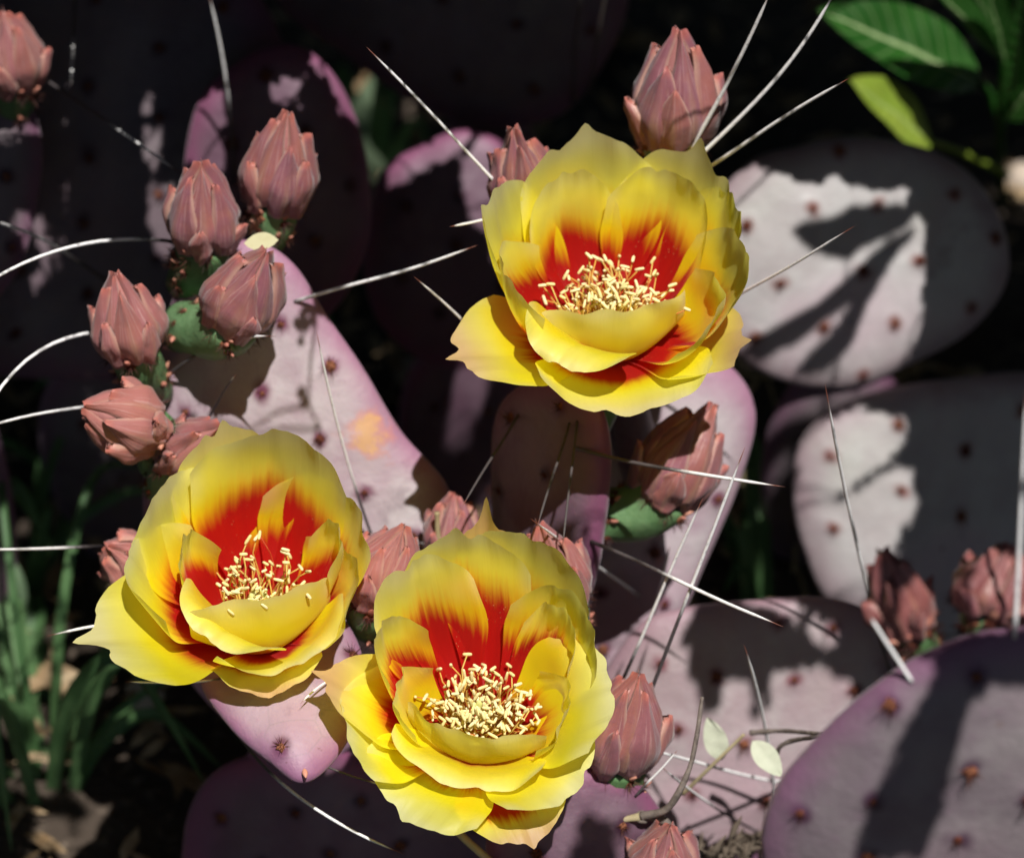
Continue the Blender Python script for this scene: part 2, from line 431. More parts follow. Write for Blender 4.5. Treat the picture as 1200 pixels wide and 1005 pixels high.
# ------------------------------------------------------------------ spines
def spine(parent, base, tip, dark=.4, r=.00055, bow=(0, 0), name='spine', mat=None, tipr=.05):
    if not isinstance(base, Vector): base = P(*base)
    if not isinstance(tip, Vector): tip = P(*tip)
    k = W0/1200
    ctrl = RIGHT*(bow[0]*k) - UP*(bow[1]*k)
    n = 15; pts, rad = [], []
    wob = random.uniform(-1, 1)*.0005
    for i in range(n):
        t = i/(n-1)
        p = base.lerp(tip, t) + ctrl*(4*t*(1-t)) + UP*(wob*math.sin(t*7))
        pts.append(p); rad.append(.86*max(r*tipr, r*(1.06-.32*t)*(1 if t < .86 else max(.04, (1-t)/.14))))
    vs, fs = tube(pts, rad, 8)
    uv = [(j/8, i/(n-1)) for i in range(n) for j in range(8)]
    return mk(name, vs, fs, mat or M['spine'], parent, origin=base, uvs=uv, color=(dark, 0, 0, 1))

# ------------------------------------------------------------------ flowers
def smooth_noise(x, seed): return noise.noise(V((x, seed*1.37, seed*.71)))
def petal(fl, O, A, spec, idx):
    tx, ty, h, W, st, en, cup, rl, rr, tr, muc, pink = spec[:12]
    redoff = spec[12] if len(spec) > 12 else 0.
    twist = spec[13] if len(spec) > 13 else 0.
    h *= .001; W *= .001
    r_ = ray(tx, ty); pl = O + A*h; T = CAM + r_*((pl-CAM).dot(A)/r_.dot(A))
    rad = T-pl
    if rad.length < .003: rad = -UP*.003
    f = (rad - A*rad.dot(A)).normalized()
    st, en = math.radians(st), math.radians(en)
    b0 = O + f*.0045 - A*.001
    L = (T-b0).length
    b1 = b0 + (f*math.cos(st)+A*math.sin(st))*L*.46
    b2 = T - (f*math.cos(en)+A*math.sin(en))*L*.36
    S0 = A.cross(f).normalized()
    nr, nc = 30, 41
    vs, uv = [], []
    sd = idx*3.7 + O.x*400
    for i in range(nr):
        s = i/(nr-1)
        for j in range(nc):
            wq = -1 + 2*j/(nc-1)
            E = 1 - tr*abs(wq)**2.6 + muc*math.exp(-(wq/.10)**2) + .035*smooth_noise(wq*3.1, sd) + .010*smooth_noise(wq*8., sd+5)
            E -= .035*math.exp(-((wq-.35*math.sin(sd))/.10)**2)
            q = s*E
            c = bez(b0, b1, b2, T, q); tau = bezd(b0, b1, b2, T, min(q, 1.)).normalized()
            S = S0
            if twist:
                S = Matrix.Rotation(math.radians(twist)*q, 3, tau) @ S
            S = (S - tau*S.dot(tau)).normalized()
            N = tau.cross(S).normalized()
            if N.dot(A*.5 - f) < 0: N = -N
            fw = .34 + .66*sm(-.05, .58, q); fw *= 1 - .10*sm(.85, 1.05, q)
            Wq = W*fw
            # arc cross-section
            ka = cup*(.45+.55*(1-q*.6)); ka = ka if abs(ka) > .05 else .05
            x = math.sin(ka*wq)/ka; y = (1-math.cos(ka*wq))/ka
            rol = (rl if wq < 0 else rr)*sm(.35, .95, q)
            e = max(0., (abs(wq)-.45)/.55)
            y += rol*e*e*1.0; x -= math.copysign(abs(rol)*.35*e**2.2, wq)
            amp = sm(.35, 1., q)*(.35+.65*abs(wq))
            z = .0042*smooth_noise(wq*1.9+q*1.6, sd+11)*amp + .0009*smooth_noise(wq*4.5, sd+31)*amp*sm(.5, 1., q)*2 + .0005*smooth_noise(wq*9, sd+41)*sm(.75, 1., q)
            # slight keel along the midrib
            z -= .0006*math.exp(-(wq/.09)**2)*q
            vs.append(c + S*(x*Wq) + N*(y*Wq + z))
            uv.append(((wq+1)/2, min(.999, q)))
    o = mk('petal', vs, grid_faces(nr, nc), M['petal'], fl, origin=O, uvs=uv, color=(pink, redoff+.5, 0, 1))
    return o
def stamen_mesh(L, bend, fmat, seed, rs=1.):
    rr = random.Random(seed)
    pts = [V((bend*(t**2)*L, .16*L*math.sin(t*4.5+seed)*t, t*L)) for t in [0, .2, .4, .6, .8, 1.]]
    vs, fs = tube(pts, [.00026, .00024, .00022, .00021, .0002, .00018], 5)
    mi = [0]*len(fs)
    t = pts[-1]; d = V((rr.uniform(-1, 1), rr.uniform(-1, 1), rr.uniform(-.1, .9))).normalized()
    al = rr.uniform(.0010, .0017)*rs; o = len(vs)
    ap = [t+d*al*x for x in (-1., -.8, -.25, .3, .8, 1.)]
    v2, f2 = tube(ap, [.00025, .00042, .00050, .00046, .00042, .0002], 7, o)
    vs += v2; fs += f2; mi += [1]*len(f2)
    return mesh_data('stamen', vs, fs, [fmat, M['anther']], mi=mi)
def ovary_geo(b, j, dirj, r0, r1):
    """tapering, slightly lumpy fleshy tube from b to j, ending along dirj"""
    L = (j-b).length; pts, rad = [], []
    c1 = b + (j-b)*.4; c2 = j - dirj*L*.4
    for i in range(11):
        t = i/10; pts.append(bez(b, c1, c2, j, t)); rad.append((r0 + (r1-r0)*sm(-.1, .8, t))*(1 if t < .93 else .96))
    vs, fs = tube(pts, rad, 20)
    for i, v in enumerate(vs):
        k = i//20; p = pts[k]; vs[i] = p + (v-p)*(1 + .07*noise.noise(v*150))
    return vs, fs, pts, rad
def ovary_dress(parent, pts, rad, n, seed, pegs=True, tmax=.95):
    rr = random.Random(seed)
    for k in range(n):
        t = .18 + (tmax-.18)*((k*.618) % 1.); i = min(9, int(t*10)); p = pts[i].lerp(pts[i+1], t*10-i)
        ax = (pts[i+1]-pts[i]).normalized(); s, q = frame_of(ax); a = k*2.4+rr.uniform(-.3, .3)
        nn = (s*math.cos(a)+q*math.sin(a)); r = rad[i]
        if nn.dot(FWD) > .55: continue
        place('areole', AREOLE, parent, p+nn*r*.98, quat_to(nn), rr.uniform(.75, 1.1))
        if pegs and rr.random() < .75:
            sc_ = rr.uniform(.0022, .0042)
            place('scale_leaf', PEG, parent, p+nn*(r*.97)+ax*.0006, quat_to((nn*.9+ax*.7).normalized(), s), sc_)
def flower(plant, base, axis, specs, nst, label, ov_base, spread=52, stl=(.013, .021), seed=1, orad=.0085):
    O = P(*base); A = (RIGHT*axis[0] + UP*axis[1] - FWD*axis[2]).normalized()
    ob = P(*ov_base) if not isinstance(ov_base, Vector) else ov_base
    vs, fs, pts, rad = ovary_geo(ob, O+A*.0015, A, orad*.6, orad)
    fl = mk('flower', vs, fs, M['ovary'], plant, origin=O); fl['label'] = label
    ovary_dress(fl, pts, rad, 12, seed)
    pv, pf = [], []
    for i, s in enumerate(specs):
        po = petal(fl, O, A, s, i+1+seed*20); n0 = len(pv)
        pv += [O+v.co for v in po.data.vertices]; pf += [tuple(n0+x for x in p.vertices) for p in po.data.polygons]
    bvh = BVHTree.FromPolygons(pv, pf)
    rr = random.Random(seed)
    e1, e2 = frame_of(A)
    kinds = [stamen_mesh(rr.uniform(*stl), rr.uniform(.0, .35), M['filament'] if k % 5 else M['filament_red'], seed*50+k) for k in range(24)]
    for k in range(nst):
        u = (k+.5)/nst; a = k*2.39996; th = math.radians(6 + spread*math.sqrt(u)) * rr.uniform(.85, 1.1)
        fr = max(0., (e1*math.cos(a)+e2*math.sin(a)).dot(-UP)); th *= 1-.88*fr**.6
        d = (A*math.cos(th) + (e1*math.cos(a)+e2*math.sin(a))*math.sin(th)).normalized()
        b = O + A*.001 + (e1*math.cos(a)+e2*math.sin(a))*(.0055*math.sqrt(u)*(1-.7*fr))
        for tr_ in range(6):
            h_ = bvh.ray_cast(b+d*.004, d, stl[1]*1.15-.004)
            if h_[0] is None and bvh.ray_cast(b+d*.004, (d+(e1*math.cos(a)+e2*math.sin(a))*.22).normalized(), stl[1]*1.15)[0] is None: break
            th *= .75; d = (A*math.cos(th) + (e1*math.cos(a)+e2*math.sin(a))*math.sin(th)).normalized()
        else: continue
        outw = (e1*math.cos(a)+e2*math.sin(a))
        place('stamen', kinds[rr.randrange(24)], fl, b, quat_to(d, outw*(1 if rr.random() < .15 else -1) + e1*rr.uniform(-.6, .6)), rr.uniform(.85, 1.1))
    # style with stigma lobes
    sp = [O + A*(.001+.0135*t) for t in (0, .3, .6, .85, 1.)]
    v, f = tube(sp, [.0016, .0019, .0017, .0014, .0013], 10)
    st = mk('style', v, f, M['stigma'], fl, origin=O)
    for k in range(8):
        a = k*math.pi/4; o_ = e1*math.cos(a)+e2*math.sin(a); p0 = sp[-1]
        pp = [p0 - A*.001 + o_*.0003, p0 + A*.0012 + o_*.0013, p0 + A*.0032 + o_*.0022, p0+A*.0045+o_*.0020]
        v, f = tube(pp, [.0007, .00095, .0009, .0004], 7)
        mk('stigma_lobe', v, f, M['stigma'], fl, origin=p0)
    return fl, O, A

# ------------------------------------------------------------------ buds
def bud(plant, b, j, t, R, label, seed, spin=0., pink=0., ov=(.55, .85), slim=1., nscale=4, pegs=7, open_=0., dull=0.):
    rr = random.Random(seed)
    B, J, T = (x if isinstance(x, Vector) else P(*x) for x in (b, j, t)); R *= .00089; slim *= rr.uniform(.78, .98)
    ax = (T-J).normalized(); L = (T-J).length
    vs, fs, pts, rad = ovary_geo(B, J+ax*L*.06, ax, R*ov[0], R*ov[1])
    bo = mk('bud', vs, fs, M['ovary'], plant, origin=J); bo['label'] = label
    ovary_dress(bo, pts, rad, 11, seed)
    s, q = frame_of(ax)
    def prof(u):
        if u < .36: return R*(.74 + .26*math.sin(math.pi/2*u/.36))
        return R*max(0., 1-((u-.36)/.64)**(1.5*slim))**(.95)
    def pos(u, a, off):
        r = max(0., prof(min(u, 1.)) + off)
        wob = 1+.05*math.sin(2*a+seed)
        return J + ax*(u*L) + (s*math.cos(a)+q*math.sin(a))*(r*wob)
    rows, n = 13, 18
    cv = [pos(i/(rows-1)*.97, 2*math.pi*k/n, -.0011) for i in range(rows) for k in range(n)]
    mk('bud_core', cv, grid_faces(rows, n, True), M['core'], bo, origin=J)
    def scale_(u0, u1, a0, half, off, lift, ri):
        nr, nc = 15, 11; vv, uv = [], []
        for i in range(nr):
            sg = i/(nr-1)
            u = u0 + (u1-u0)*sg
            wid = (.70+.30*sm(0, .3, sg))*max(0.02, 1-sg**2.3)**.72
            for k in range(nc):
                wq = -1+2*k/(nc-1)
                rad_ = max(prof(min(.97, u)), R*.10)
                tw = half*wid*min(1.6, max(1., (R*.42/rad_)**.5))
                ang = a0 + wq*tw + .12*sg*math.sin(seed+a0*3)
                o_ = off + lift*sg**2.2 + .0013*(1-abs(wq)**1.8) - .0010*abs(wq)**5 + .0007*math.exp(-(wq/.16)**2) + .0014*noise.noise(V((a0*3+wq*1.4, sg*2.2, seed))) + .0006*noise.noise(V((a0*5+wq*4, sg*5, seed+3)))
                uu = u - .03*(wq*wq)*sg
                r = max(.0002, prof(min(uu, 1.)) + o_)
                vv.append(J + ax*(uu*L) + (s*math.cos(ang)+q*math.sin(ang))*r); uv.append(((wq+1)/2, sg))
        # inner skin so that the scale has thickness
        m = len(vv); inner = []
        for v in vv:
            cc = J + ax*((v-J).dot(ax)); rv = v-cc; inner.append(cc + rv*max(.1, 1-.0007/max(rv.length, .0008)))
        fs_ = grid_faces(nr, nc); f2 = [tuple(m+x for x in reversed(f)) for f in fs_]
        border = [k for k in range(nc)] + [i*nc+nc-1 for i in range(1, nr)] + [(nr-1)*nc+k for k in range(nc-2, -1, -1)] + [i*nc for i in range(nr-2, 0, -1)]
        f3 = [(border[(i+1) % len(border)], border[i], m+border[i], m+border[(i+1) % len(border)]) for i in range(len(border))]
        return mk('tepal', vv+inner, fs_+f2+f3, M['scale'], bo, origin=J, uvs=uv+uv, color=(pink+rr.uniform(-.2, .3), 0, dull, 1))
    for k in range(nscale):      # inner rank closing at the tip
        scale_(.12, 1.0+rr.uniform(.0, .05), spin + 2*math.pi*(k+.5)/nscale + rr.uniform(-.12, .12), .95, -.0003, .0003+open_*.002, 0)
    for k in range(nscale):
        scale_(.04, rr.uniform(.78, .94), spin + 2*math.pi*k/nscale + rr.uniform(-.15, .15), rr.uniform(.72, .9), .0007, .0012+open_*.004, 1)
    for k in range(nscale):
        scale_(.0, rr.uniform(.38, .66), spin + 2*math.pi*(k+.35)/nscale + rr.uniform(-.3, .3), rr.uniform(.42, .66), .0015, .0020+open_*.003, 2)
    for k in range(pegs):
        a = spin + 2*math.pi*k/pegs + rr.uniform(-.3, .3); u = rr.uniform(-.05, .10)
        p = J + ax*(u*L) + (s*math.cos(a)+q*math.sin(a))*(prof(max(0, u))*rr.uniform(.93, 1.05))
        nn = s*math.cos(a)+q*math.sin(a)
        place('scale_leaf', PEG, bo, p, quat_to((ax*rr.uniform(.5, 1.) + nn*.6).normalized(), nn.cross(ax)), rr.uniform(.0038, .0068))
        place('areole', AREOLE, bo, p+nn*.0008-ax*.001, quat_to(nn), 1.15)
    return bo

# ================================================================== setting
def make_ground():
    n = 120; vs = []
    def g(t): return math.copysign(abs(t)**2.6, t)*8.0 + t*.6
    for i in range(n+1):
        for k in range(n+1):
            x = g(-1+2*k/n); y = g(-1+2*i/n)+.25
            z = .016*noise.noise(V((x*7, y*7, 0))) + .008*noise.noise(V((x*24, y*24, 2))) + .004*noise.noise(V((x*70, y*70, 5)))
            vs.append(V((x, y, z-.012)))
    o = mk('ground', vs, grid_faces(n+1, n+1), M['soil'], origin=V((0, 0, 0)))
    return tag(o, 'dark soil strewn with litter beneath the prickly pears', 'ground', kind='structure')
make_ground()
def ground_at(px, py):
    r = ray(px, py); t = -CAM.z/r.z; return CAM + r*t

# ================================================================== the prickly pears
main = empty('prickly_pear', P(520, 900, .86) * 1.0)
tag(main, 'prickly pear with three open yellow and red flowers and lavender pads', 'cactus', 'prickly pears')
back = empty('prickly_pear', P(250, 300, .98))
tag(back, 'shaded dark purple prickly pear behind the row of pink buds', 'cactus', 'prickly pears')
right = empty('prickly_pear', P(1050, 450, 1.0))
tag(right, 'grey prickly pear with leaf shadows under the broad-leaved weed', 'cactus', 'prickly pears')
front = empty('prickly_pear', P(1100, 1000, .72))
tag(front, 'purple prickly pear pad carrying two reddish buds on its upper edge', 'cactus', 'prickly pears')

# --- main plant
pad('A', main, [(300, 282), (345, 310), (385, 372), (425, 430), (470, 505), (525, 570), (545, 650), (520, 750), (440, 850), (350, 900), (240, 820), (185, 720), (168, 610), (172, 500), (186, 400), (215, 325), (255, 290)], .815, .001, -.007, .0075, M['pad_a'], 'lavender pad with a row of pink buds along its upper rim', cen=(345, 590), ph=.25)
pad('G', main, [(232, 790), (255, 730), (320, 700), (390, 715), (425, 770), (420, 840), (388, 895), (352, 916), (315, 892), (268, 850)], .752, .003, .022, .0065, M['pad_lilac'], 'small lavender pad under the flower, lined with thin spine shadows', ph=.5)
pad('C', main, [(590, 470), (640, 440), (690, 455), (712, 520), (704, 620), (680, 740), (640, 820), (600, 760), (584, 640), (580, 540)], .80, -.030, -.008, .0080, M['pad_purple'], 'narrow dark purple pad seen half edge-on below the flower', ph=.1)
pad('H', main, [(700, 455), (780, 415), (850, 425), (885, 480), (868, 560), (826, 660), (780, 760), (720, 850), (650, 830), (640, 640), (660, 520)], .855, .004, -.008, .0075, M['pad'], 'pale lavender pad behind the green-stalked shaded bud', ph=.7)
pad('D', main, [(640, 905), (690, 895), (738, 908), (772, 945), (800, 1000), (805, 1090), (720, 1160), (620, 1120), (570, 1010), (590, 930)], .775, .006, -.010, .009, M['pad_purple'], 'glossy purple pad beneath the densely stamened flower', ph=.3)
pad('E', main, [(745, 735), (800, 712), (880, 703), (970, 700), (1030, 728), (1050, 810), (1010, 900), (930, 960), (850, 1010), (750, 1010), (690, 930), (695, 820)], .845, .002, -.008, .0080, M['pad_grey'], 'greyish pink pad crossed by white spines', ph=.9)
pad('Q', main, [(250, 905), (330, 880), (450, 890), (560, 900), (650, 960), (680, 1080), (560, 1200), (350, 1200), (230, 1100), (215, 980)], .86, .002, -.012, .009, M['pad_purple'], 'dark shaded pad at the foot of the plant', ph=.2)  # dark colour here stands in for the shade on this pad
pad('S', main, [(610, 230), (660, 195), (730, 185), (800, 190), (835, 250), (830, 340), (780, 430), (720, 480), (650, 440), (610, 340)], .80, .002, -.008, .007, M['pad_mauve_shaded'], None, ph=.2)
# --- background plant (shade, partly put into the dark pad colours)
pad('K', back, [(-70, -60), (140, -90), (270, -40), (335, 60), (345, 200), (310, 340), (210, 430), (60, 445), (-80, 400), (-130, 150)], .935, .002, -.006, .009, M['pad_mauve_shaded'], 'large dark pad in shade flecked with small spots of sun', ph=.5, spacing=.028)
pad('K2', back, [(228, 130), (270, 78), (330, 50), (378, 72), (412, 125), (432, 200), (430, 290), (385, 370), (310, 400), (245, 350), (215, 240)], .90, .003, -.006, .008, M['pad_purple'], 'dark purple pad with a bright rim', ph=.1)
pad('L', back, [(300, -60), (335, 15), (400, 62), (480, 118), (560, 150), (650, 138), (705, 80), (738, -10), (720, -120), (500, -160), (360, -140)], .97, -.002, -.008, .009, M['pad_mauve_shaded'], 'broad dull dark pad with olive tint', ph=.8, spacing=.03)
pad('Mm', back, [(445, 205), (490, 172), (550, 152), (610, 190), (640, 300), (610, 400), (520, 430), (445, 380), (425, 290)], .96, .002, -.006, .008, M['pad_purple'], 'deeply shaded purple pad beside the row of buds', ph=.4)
pad('O', back, [(-150, 95), (-60, 88), (5, 104), (42, 135), (48, 210), (20, 320), (-60, 390), (-170, 380)], .86, .002, -.006, .008, M['pad_mauve_shaded'], 'shaded pad bearing a single pink bud', ph=.4)
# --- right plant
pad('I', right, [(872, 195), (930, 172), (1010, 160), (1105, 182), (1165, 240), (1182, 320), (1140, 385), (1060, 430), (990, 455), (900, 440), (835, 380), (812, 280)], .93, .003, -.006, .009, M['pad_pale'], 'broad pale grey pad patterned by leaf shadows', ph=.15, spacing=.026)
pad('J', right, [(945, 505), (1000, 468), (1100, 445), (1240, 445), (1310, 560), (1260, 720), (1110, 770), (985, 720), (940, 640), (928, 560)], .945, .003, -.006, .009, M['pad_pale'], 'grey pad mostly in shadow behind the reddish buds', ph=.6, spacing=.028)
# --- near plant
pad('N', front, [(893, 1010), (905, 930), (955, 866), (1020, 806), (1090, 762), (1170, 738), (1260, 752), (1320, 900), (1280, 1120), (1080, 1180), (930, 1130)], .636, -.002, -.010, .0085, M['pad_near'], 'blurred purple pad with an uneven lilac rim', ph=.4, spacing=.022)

# --- older pads low down that carry the ones in view and root them in the soil
def base_pad(plant, key, hw, mat, T=.0085, dy=.004):
    q = PADS[key]; lo = min((q.c+v.co for v in q.o.data.vertices), key=lambda v: v.z)
    top = lo.z+.012; bot = -.035; ry = (top-bot)/2; c = V((lo.x, lo.y+dy, (top+bot)/2))
    vs, uv = [], []; n = 40; rings = [0, .25, .5, .7, .84, .93, .98, 1.]
    for side in (1, -1):
        for s_ in rings:
            for k in range(n):
                a = 2*math.pi*k/n; x = hw*math.cos(a)*s_*(1+.18*math.sin(a)); y = ry*math.sin(a)*s_
                vs.append(c + V((x, -side*(T*max(0., 1-s_**2.8)**.5+.0008*noise.noise(V((x*60, y*60, c.x*50)))*(1-s_)), y))); uv.append((.5, s_))
    m = len(rings)*n; fs = grid_faces(len(rings), n, True); fs += [tuple(reversed(f)) for f in grid_faces(len(rings), n, True, m)]
    o = mk('pad', vs, fs, mat, plant, origin=c, uvs=uv)
    for (x, y) in [(-.4, .5), (.45, .45), (0, .1), (-.5, -.2), (.5, -.25), (0, -.6)]:
        place('areole', AREOLE, o, c+V((x*hw, -T*.93, y*ry)), quat_to(V((x*.3, -1, .1)).normalized()), 1.)
for (pl, key, hw, mat) in [(main, 'A', .026, 'pad_purple'), (main, 'C', .022, 'pad_purple'), (main, 'H', .028, 'pad_mauve_shaded'), (main, 'D', .026, 'pad_purple'), (main, 'E', .03, 'pad_mauve_shaded'),
        (back, 'K', .032, 'pad_mauve_shaded'), (back, 'K2', .024, 'pad_mauve_shaded'), (back, 'L', .026, 'pad_mauve_shaded'), (back, 'Mm', .024, 'pad_purple'), (back, 'O', .03, 'pad_mauve_shaded'), (right, 'I', .028, 'pad_mauve_shaded'), (front, 'N', .032, 'pad_mauve_shaded')]:
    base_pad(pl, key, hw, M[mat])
def joint(plant, a, b_, r):
    v, f = tube([a.lerp(b_, t) for t in (0, .25, .5, .75, 1)], [r*1.1, r*.9, r*.85, r*.9, r*1.1], 14)
    mk('pad_joint', v, f, M['pad_purple'], plant)
joint(main, PADS['G'].c, PADS['A'].c+V((0, 0, -.01)), .007)
joint(main, V((.033, .055, .175)), V((.044, .062, .125)), .008)

# ------------------------------------------------------------------ flowers
#      tx,  ty,  h,  W,  st, en, cup, rl,  rr,  tr,  muc, pink, red
F1 = [
    (686, 160, 47, 24, 6, 84, 1.0, -.1, -.1, .22, .06, .10, -.03),
    (818, 180, 45, 22, 6, 86, 1.0, .05, .1, .28, .08, .15, -.03),
    (577, 222, 44, 19, 6, 80, 1.0, -.25, .1, .24, .0, .0, -.06),
    (872, 285, 40, 20, 6, 92, 1.0, .0, .15, .28, .0, .1, -.05),
    (662, 202, 40, 17, 8, 92, 1.0, .1, .15, .24, .0, .0, .0),
    (788, 202, 41, 19, 8, 92, 1.0, .1, .2, .24, .0, .0, .0),
    (855, 225, 39, 15, 10, 94, 1.0, .1, .3, .28, .0, .0, .0),
    (588, 300, 35, 18, 5, 92, 1.0, .15, .4, .26, .0, .0, .0),
    (536, 418, 14, 20, 12, 10, .7, .2, -.05, .40, .10, .7, -.26),
    (652, 428, 19, 18, 55, -30, .6, .3, .0, .28, .0, .0, -.30),
    (729, 362, 26, 24, 20, 100, 1.0, .0, .05, .12, .0, .0, -.42),
    (845, 348, 29, 20, 10, 92, 1.0, .1, .1, .26, .0, .0, -.22),
    (872, 404, 15, 21, 12, 45, .9, .2, .1, .40, .08, .65, -.2),
    (738, 484, 7, 28, 24, 0, .8, .15, .15, .22, .0, .25, -.12),
]
fl1, O1, A1 = flower(main, (714, 404, .765), (.02, .66, .75), F1, 190, 'yellow flower with peach-tipped side petals above the narrow purple pad', (692, 512, .79), seed=1, spread=48, stl=(.015, .023))
F2 = [
    (262, 503, 46, 20, 6, 84, 1.0, .0, .0, .26, .07, .25, -.05),
    (318, 507, 51, 25, 4, 92, 1.0, .0, .0, .20, .07, .05, .03),
    (394, 566, 38, 22, 4, 92, 1.0, -.1, .15, .26, .0, .05, -.04),
    (200, 560, 38, 23, 4, 78, .9, -.1, -.25, .22, .0, .0, -.06),
    (152, 645, 30, 20, 8, 66, .8, .2, .3, .26, .0, .0, -.12),
    (112, 748, 16, 23, 10, 14, .75, .25, -.1, .36, .10, .15, -.22),
    (216, 628, 34, 10, 8, 100, 1.0, .5, .2, .28, .04, .0, .0),
    (245, 752, 18, 19, 55, -30, .6, .3, .0, .28, .0, .0, -.26),
    (310, 700, 25, 23, 20, 98, .9, .0, .0, .12, .0, .0, -.42),
    (394, 614, 35, 9, 8, 98, 1.1, .5, .2, .28, .0, .05, .0),
    (416, 660, 28, 21, 8, 86, .9, .0, .3, .28, .05, .45, -.12),
    (356, 778, 12, 24, 22, 25, .9, .15, .2, .24, .0, .1, -.22),
    (318, 812, 3, 17, 5, -8, .6, .1, .1, .36, .06, .8, -.1),
]
fl2, O2, A2 = flower(main, (304, 742, .752), (.06, .66, .75), F2, 100, 'yellow flower with few long loose stamens above the small lavender pad', (318, 800, .788), spread=54, stl=(.016, .025), seed=2)
F3 = [
    (570, 608, 40, 13, 6, 80, .9, .0, .0, .42, .12, .8, -.1),
    (535, 628, 46, 22, 6, 86, 1.0, .0, .05, .22, .06, .0, .0),
    (622, 628, 46, 24, 6, 88, 1.0, .0, .05, .20, .0, .0, .0),
    (484, 655, 44, 19, 6, 80, 1.0, -.25, -.25, .26, .0, .0, -.04),
    (676, 700, 40, 19, 6, 92, 1.0, .0, .2, .28, .0, .0, -.04),
    (448, 728, 37, 12, 6, 94, 1.0, .2, .35, .28, .0, .0, -.04),
    (660, 715, 36, 12, 8, 96, 1.0, .3, .2, .28, .0, .0, .0),
    (380, 794, 22, 16, 12, 35, .8, .2, .1, .42, .10, .85, -.15),
    (402, 838, 20, 20, 10, 60, .8, .2, -.2, .26, .0, .0, -.18),
    (474, 958, 6, 21, 14, -12, .7, .2, -.1, .24, .04, .0, -.24),
    (466, 802, 25, 13, 12, 94, 1.0, .2, .2, .26, .0, .0, -.28),
    (552, 858, 22, 22, 25, 98, .9, .0, .0, .14, .0, .0, -.42),
    (537, 922, 12, 24, 40, 0, .75, .15, .1, .22, .0, .0, -.30),
    (668, 820, 24, 15, 12, 90, 1.0, .2, .2, .26, .0, .0, -.12),
    (716, 800, 25, 22, 16, 10, .65, -.2, -.2, .22, .0, .0, -.34),
    (676, 925, 11, 20, 22, -5, .75, .0, .2, .26, .0, .0, -.28),
    (622, 984, 1, 18, 8, -14, .6, .15, .05, .36, .07, .75, .08),
]
fl3, O3, A3 = flower(main, (562, 866, .742), (.0, .58, .82), F3, 240, 'yellow flower with dense cream stamens above the glossy purple pad', (612, 935, .772), spread=48, stl=(.013, .019), seed=3)

# ------------------------------------------------------------------ buds
bud(main, (308, 300, .805), (322, 240, .795), (338, 133, .775), 10.5, 'dusky pink bud on the tip of the row, farthest from the flower', 11, .2)
bud(main, (218, 335, .80), (240, 287, .785), (236, 192, .765), 10.5, 'dusky pink bud with a thin spine across it', 12, .9, ov=(.7, .95))
bud(main, (212, 385, .795), (272, 376, .775), (312, 296, .755), 11.2, 'mauve bud with a pale dry flake behind its tip', 13, 1.5, ov=(.8, .95))
bud(main, (185, 462, .80), (157, 410, .778), (136, 322, .76), 10.2, 'salmon bud standing upright on the outer pad rim', 14, .4, pink=.5)
bud(main, (180, 545, .80), (176, 502, .775), (99, 478, .752), 10.0, 'bright salmon bud pointing sideways from the pad rim', 15, .1, pink=.9, ov=(.55, .75))
bud(main, (182, 575, .80), (205, 545, .785), (258, 500, .765), 8.0, 'half hidden pink bud tucked behind the loosely stamened flower', 16, .7, pink=.7)
bud(main, (185, 690, .805), (170, 668, .79), (125, 640, .775), 8.0, 'small pale pink bud peeking out beyond the flared petal tip', 17, .7, pink=.9)
bud(main, (640, 270, .80), (615, 240, .79), (602, 152, .77), 9.5, 'small pink bud behind the flower on the narrow purple pad', 18, .3, slim=.85)
bud(main, (785, 215, .80), (788, 165, .79), (795, 36, .768), 13.2, 'large striped pink bud rising behind the flower on the narrow purple pad', 19, 1.1, slim=.95, open_=.15)
bud(main, (690, 610, .800), (772, 585, .796), (834, 476, .785), 12.0, 'brownish pink bud on a thick green stalk in the flower\'s shade', 20, .5, ov=(.75, .9), slim=.95)
bud(main, (455, 745, .80), (440, 700, .77), (474, 617, .755), 11.0, 'salmon bud squeezed between two flowers', 21, .6, pink=.6)
bud(main, (672, 745, .79), (664, 705, .775), (632, 615, .758), 8.5, 'pink bud behind the densely stamened flower', 22, 1.4, pink=.4)
bud(main, (520, 690, .81), (528, 650, .80), (534, 580, .79), 8.0, 'brown shaded bud behind the densely stamened flower', 23, .4)
bud(main, (712, 935, .778), (722, 890, .768), (748, 792, .748), 12.0, 'mauve bud pressed against the pale petal of the densely stamened flower', 24, .8, ov=(.9, .9))
bud(main, (772, 1060, .775), (774, 1032, .765), (785, 968, .748), 10.0, 'pink bud at the edge of the purple pad', 25, .4, pink=.6)
bud(back, (14, 140, .862), (16, 98, .845), (4, 14, .825), 10.5, 'pink bud on the shaded pad', 26, .8, pink=.4)
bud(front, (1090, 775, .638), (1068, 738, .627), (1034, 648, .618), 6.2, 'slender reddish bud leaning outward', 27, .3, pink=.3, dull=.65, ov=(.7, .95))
bud(front, (1175, 752, .634), (1160, 715, .626), (1185, 638, .618), 9.6, 'dusky reddish bud on the pad edge', 28, .3, pink=.0, dull=.55)

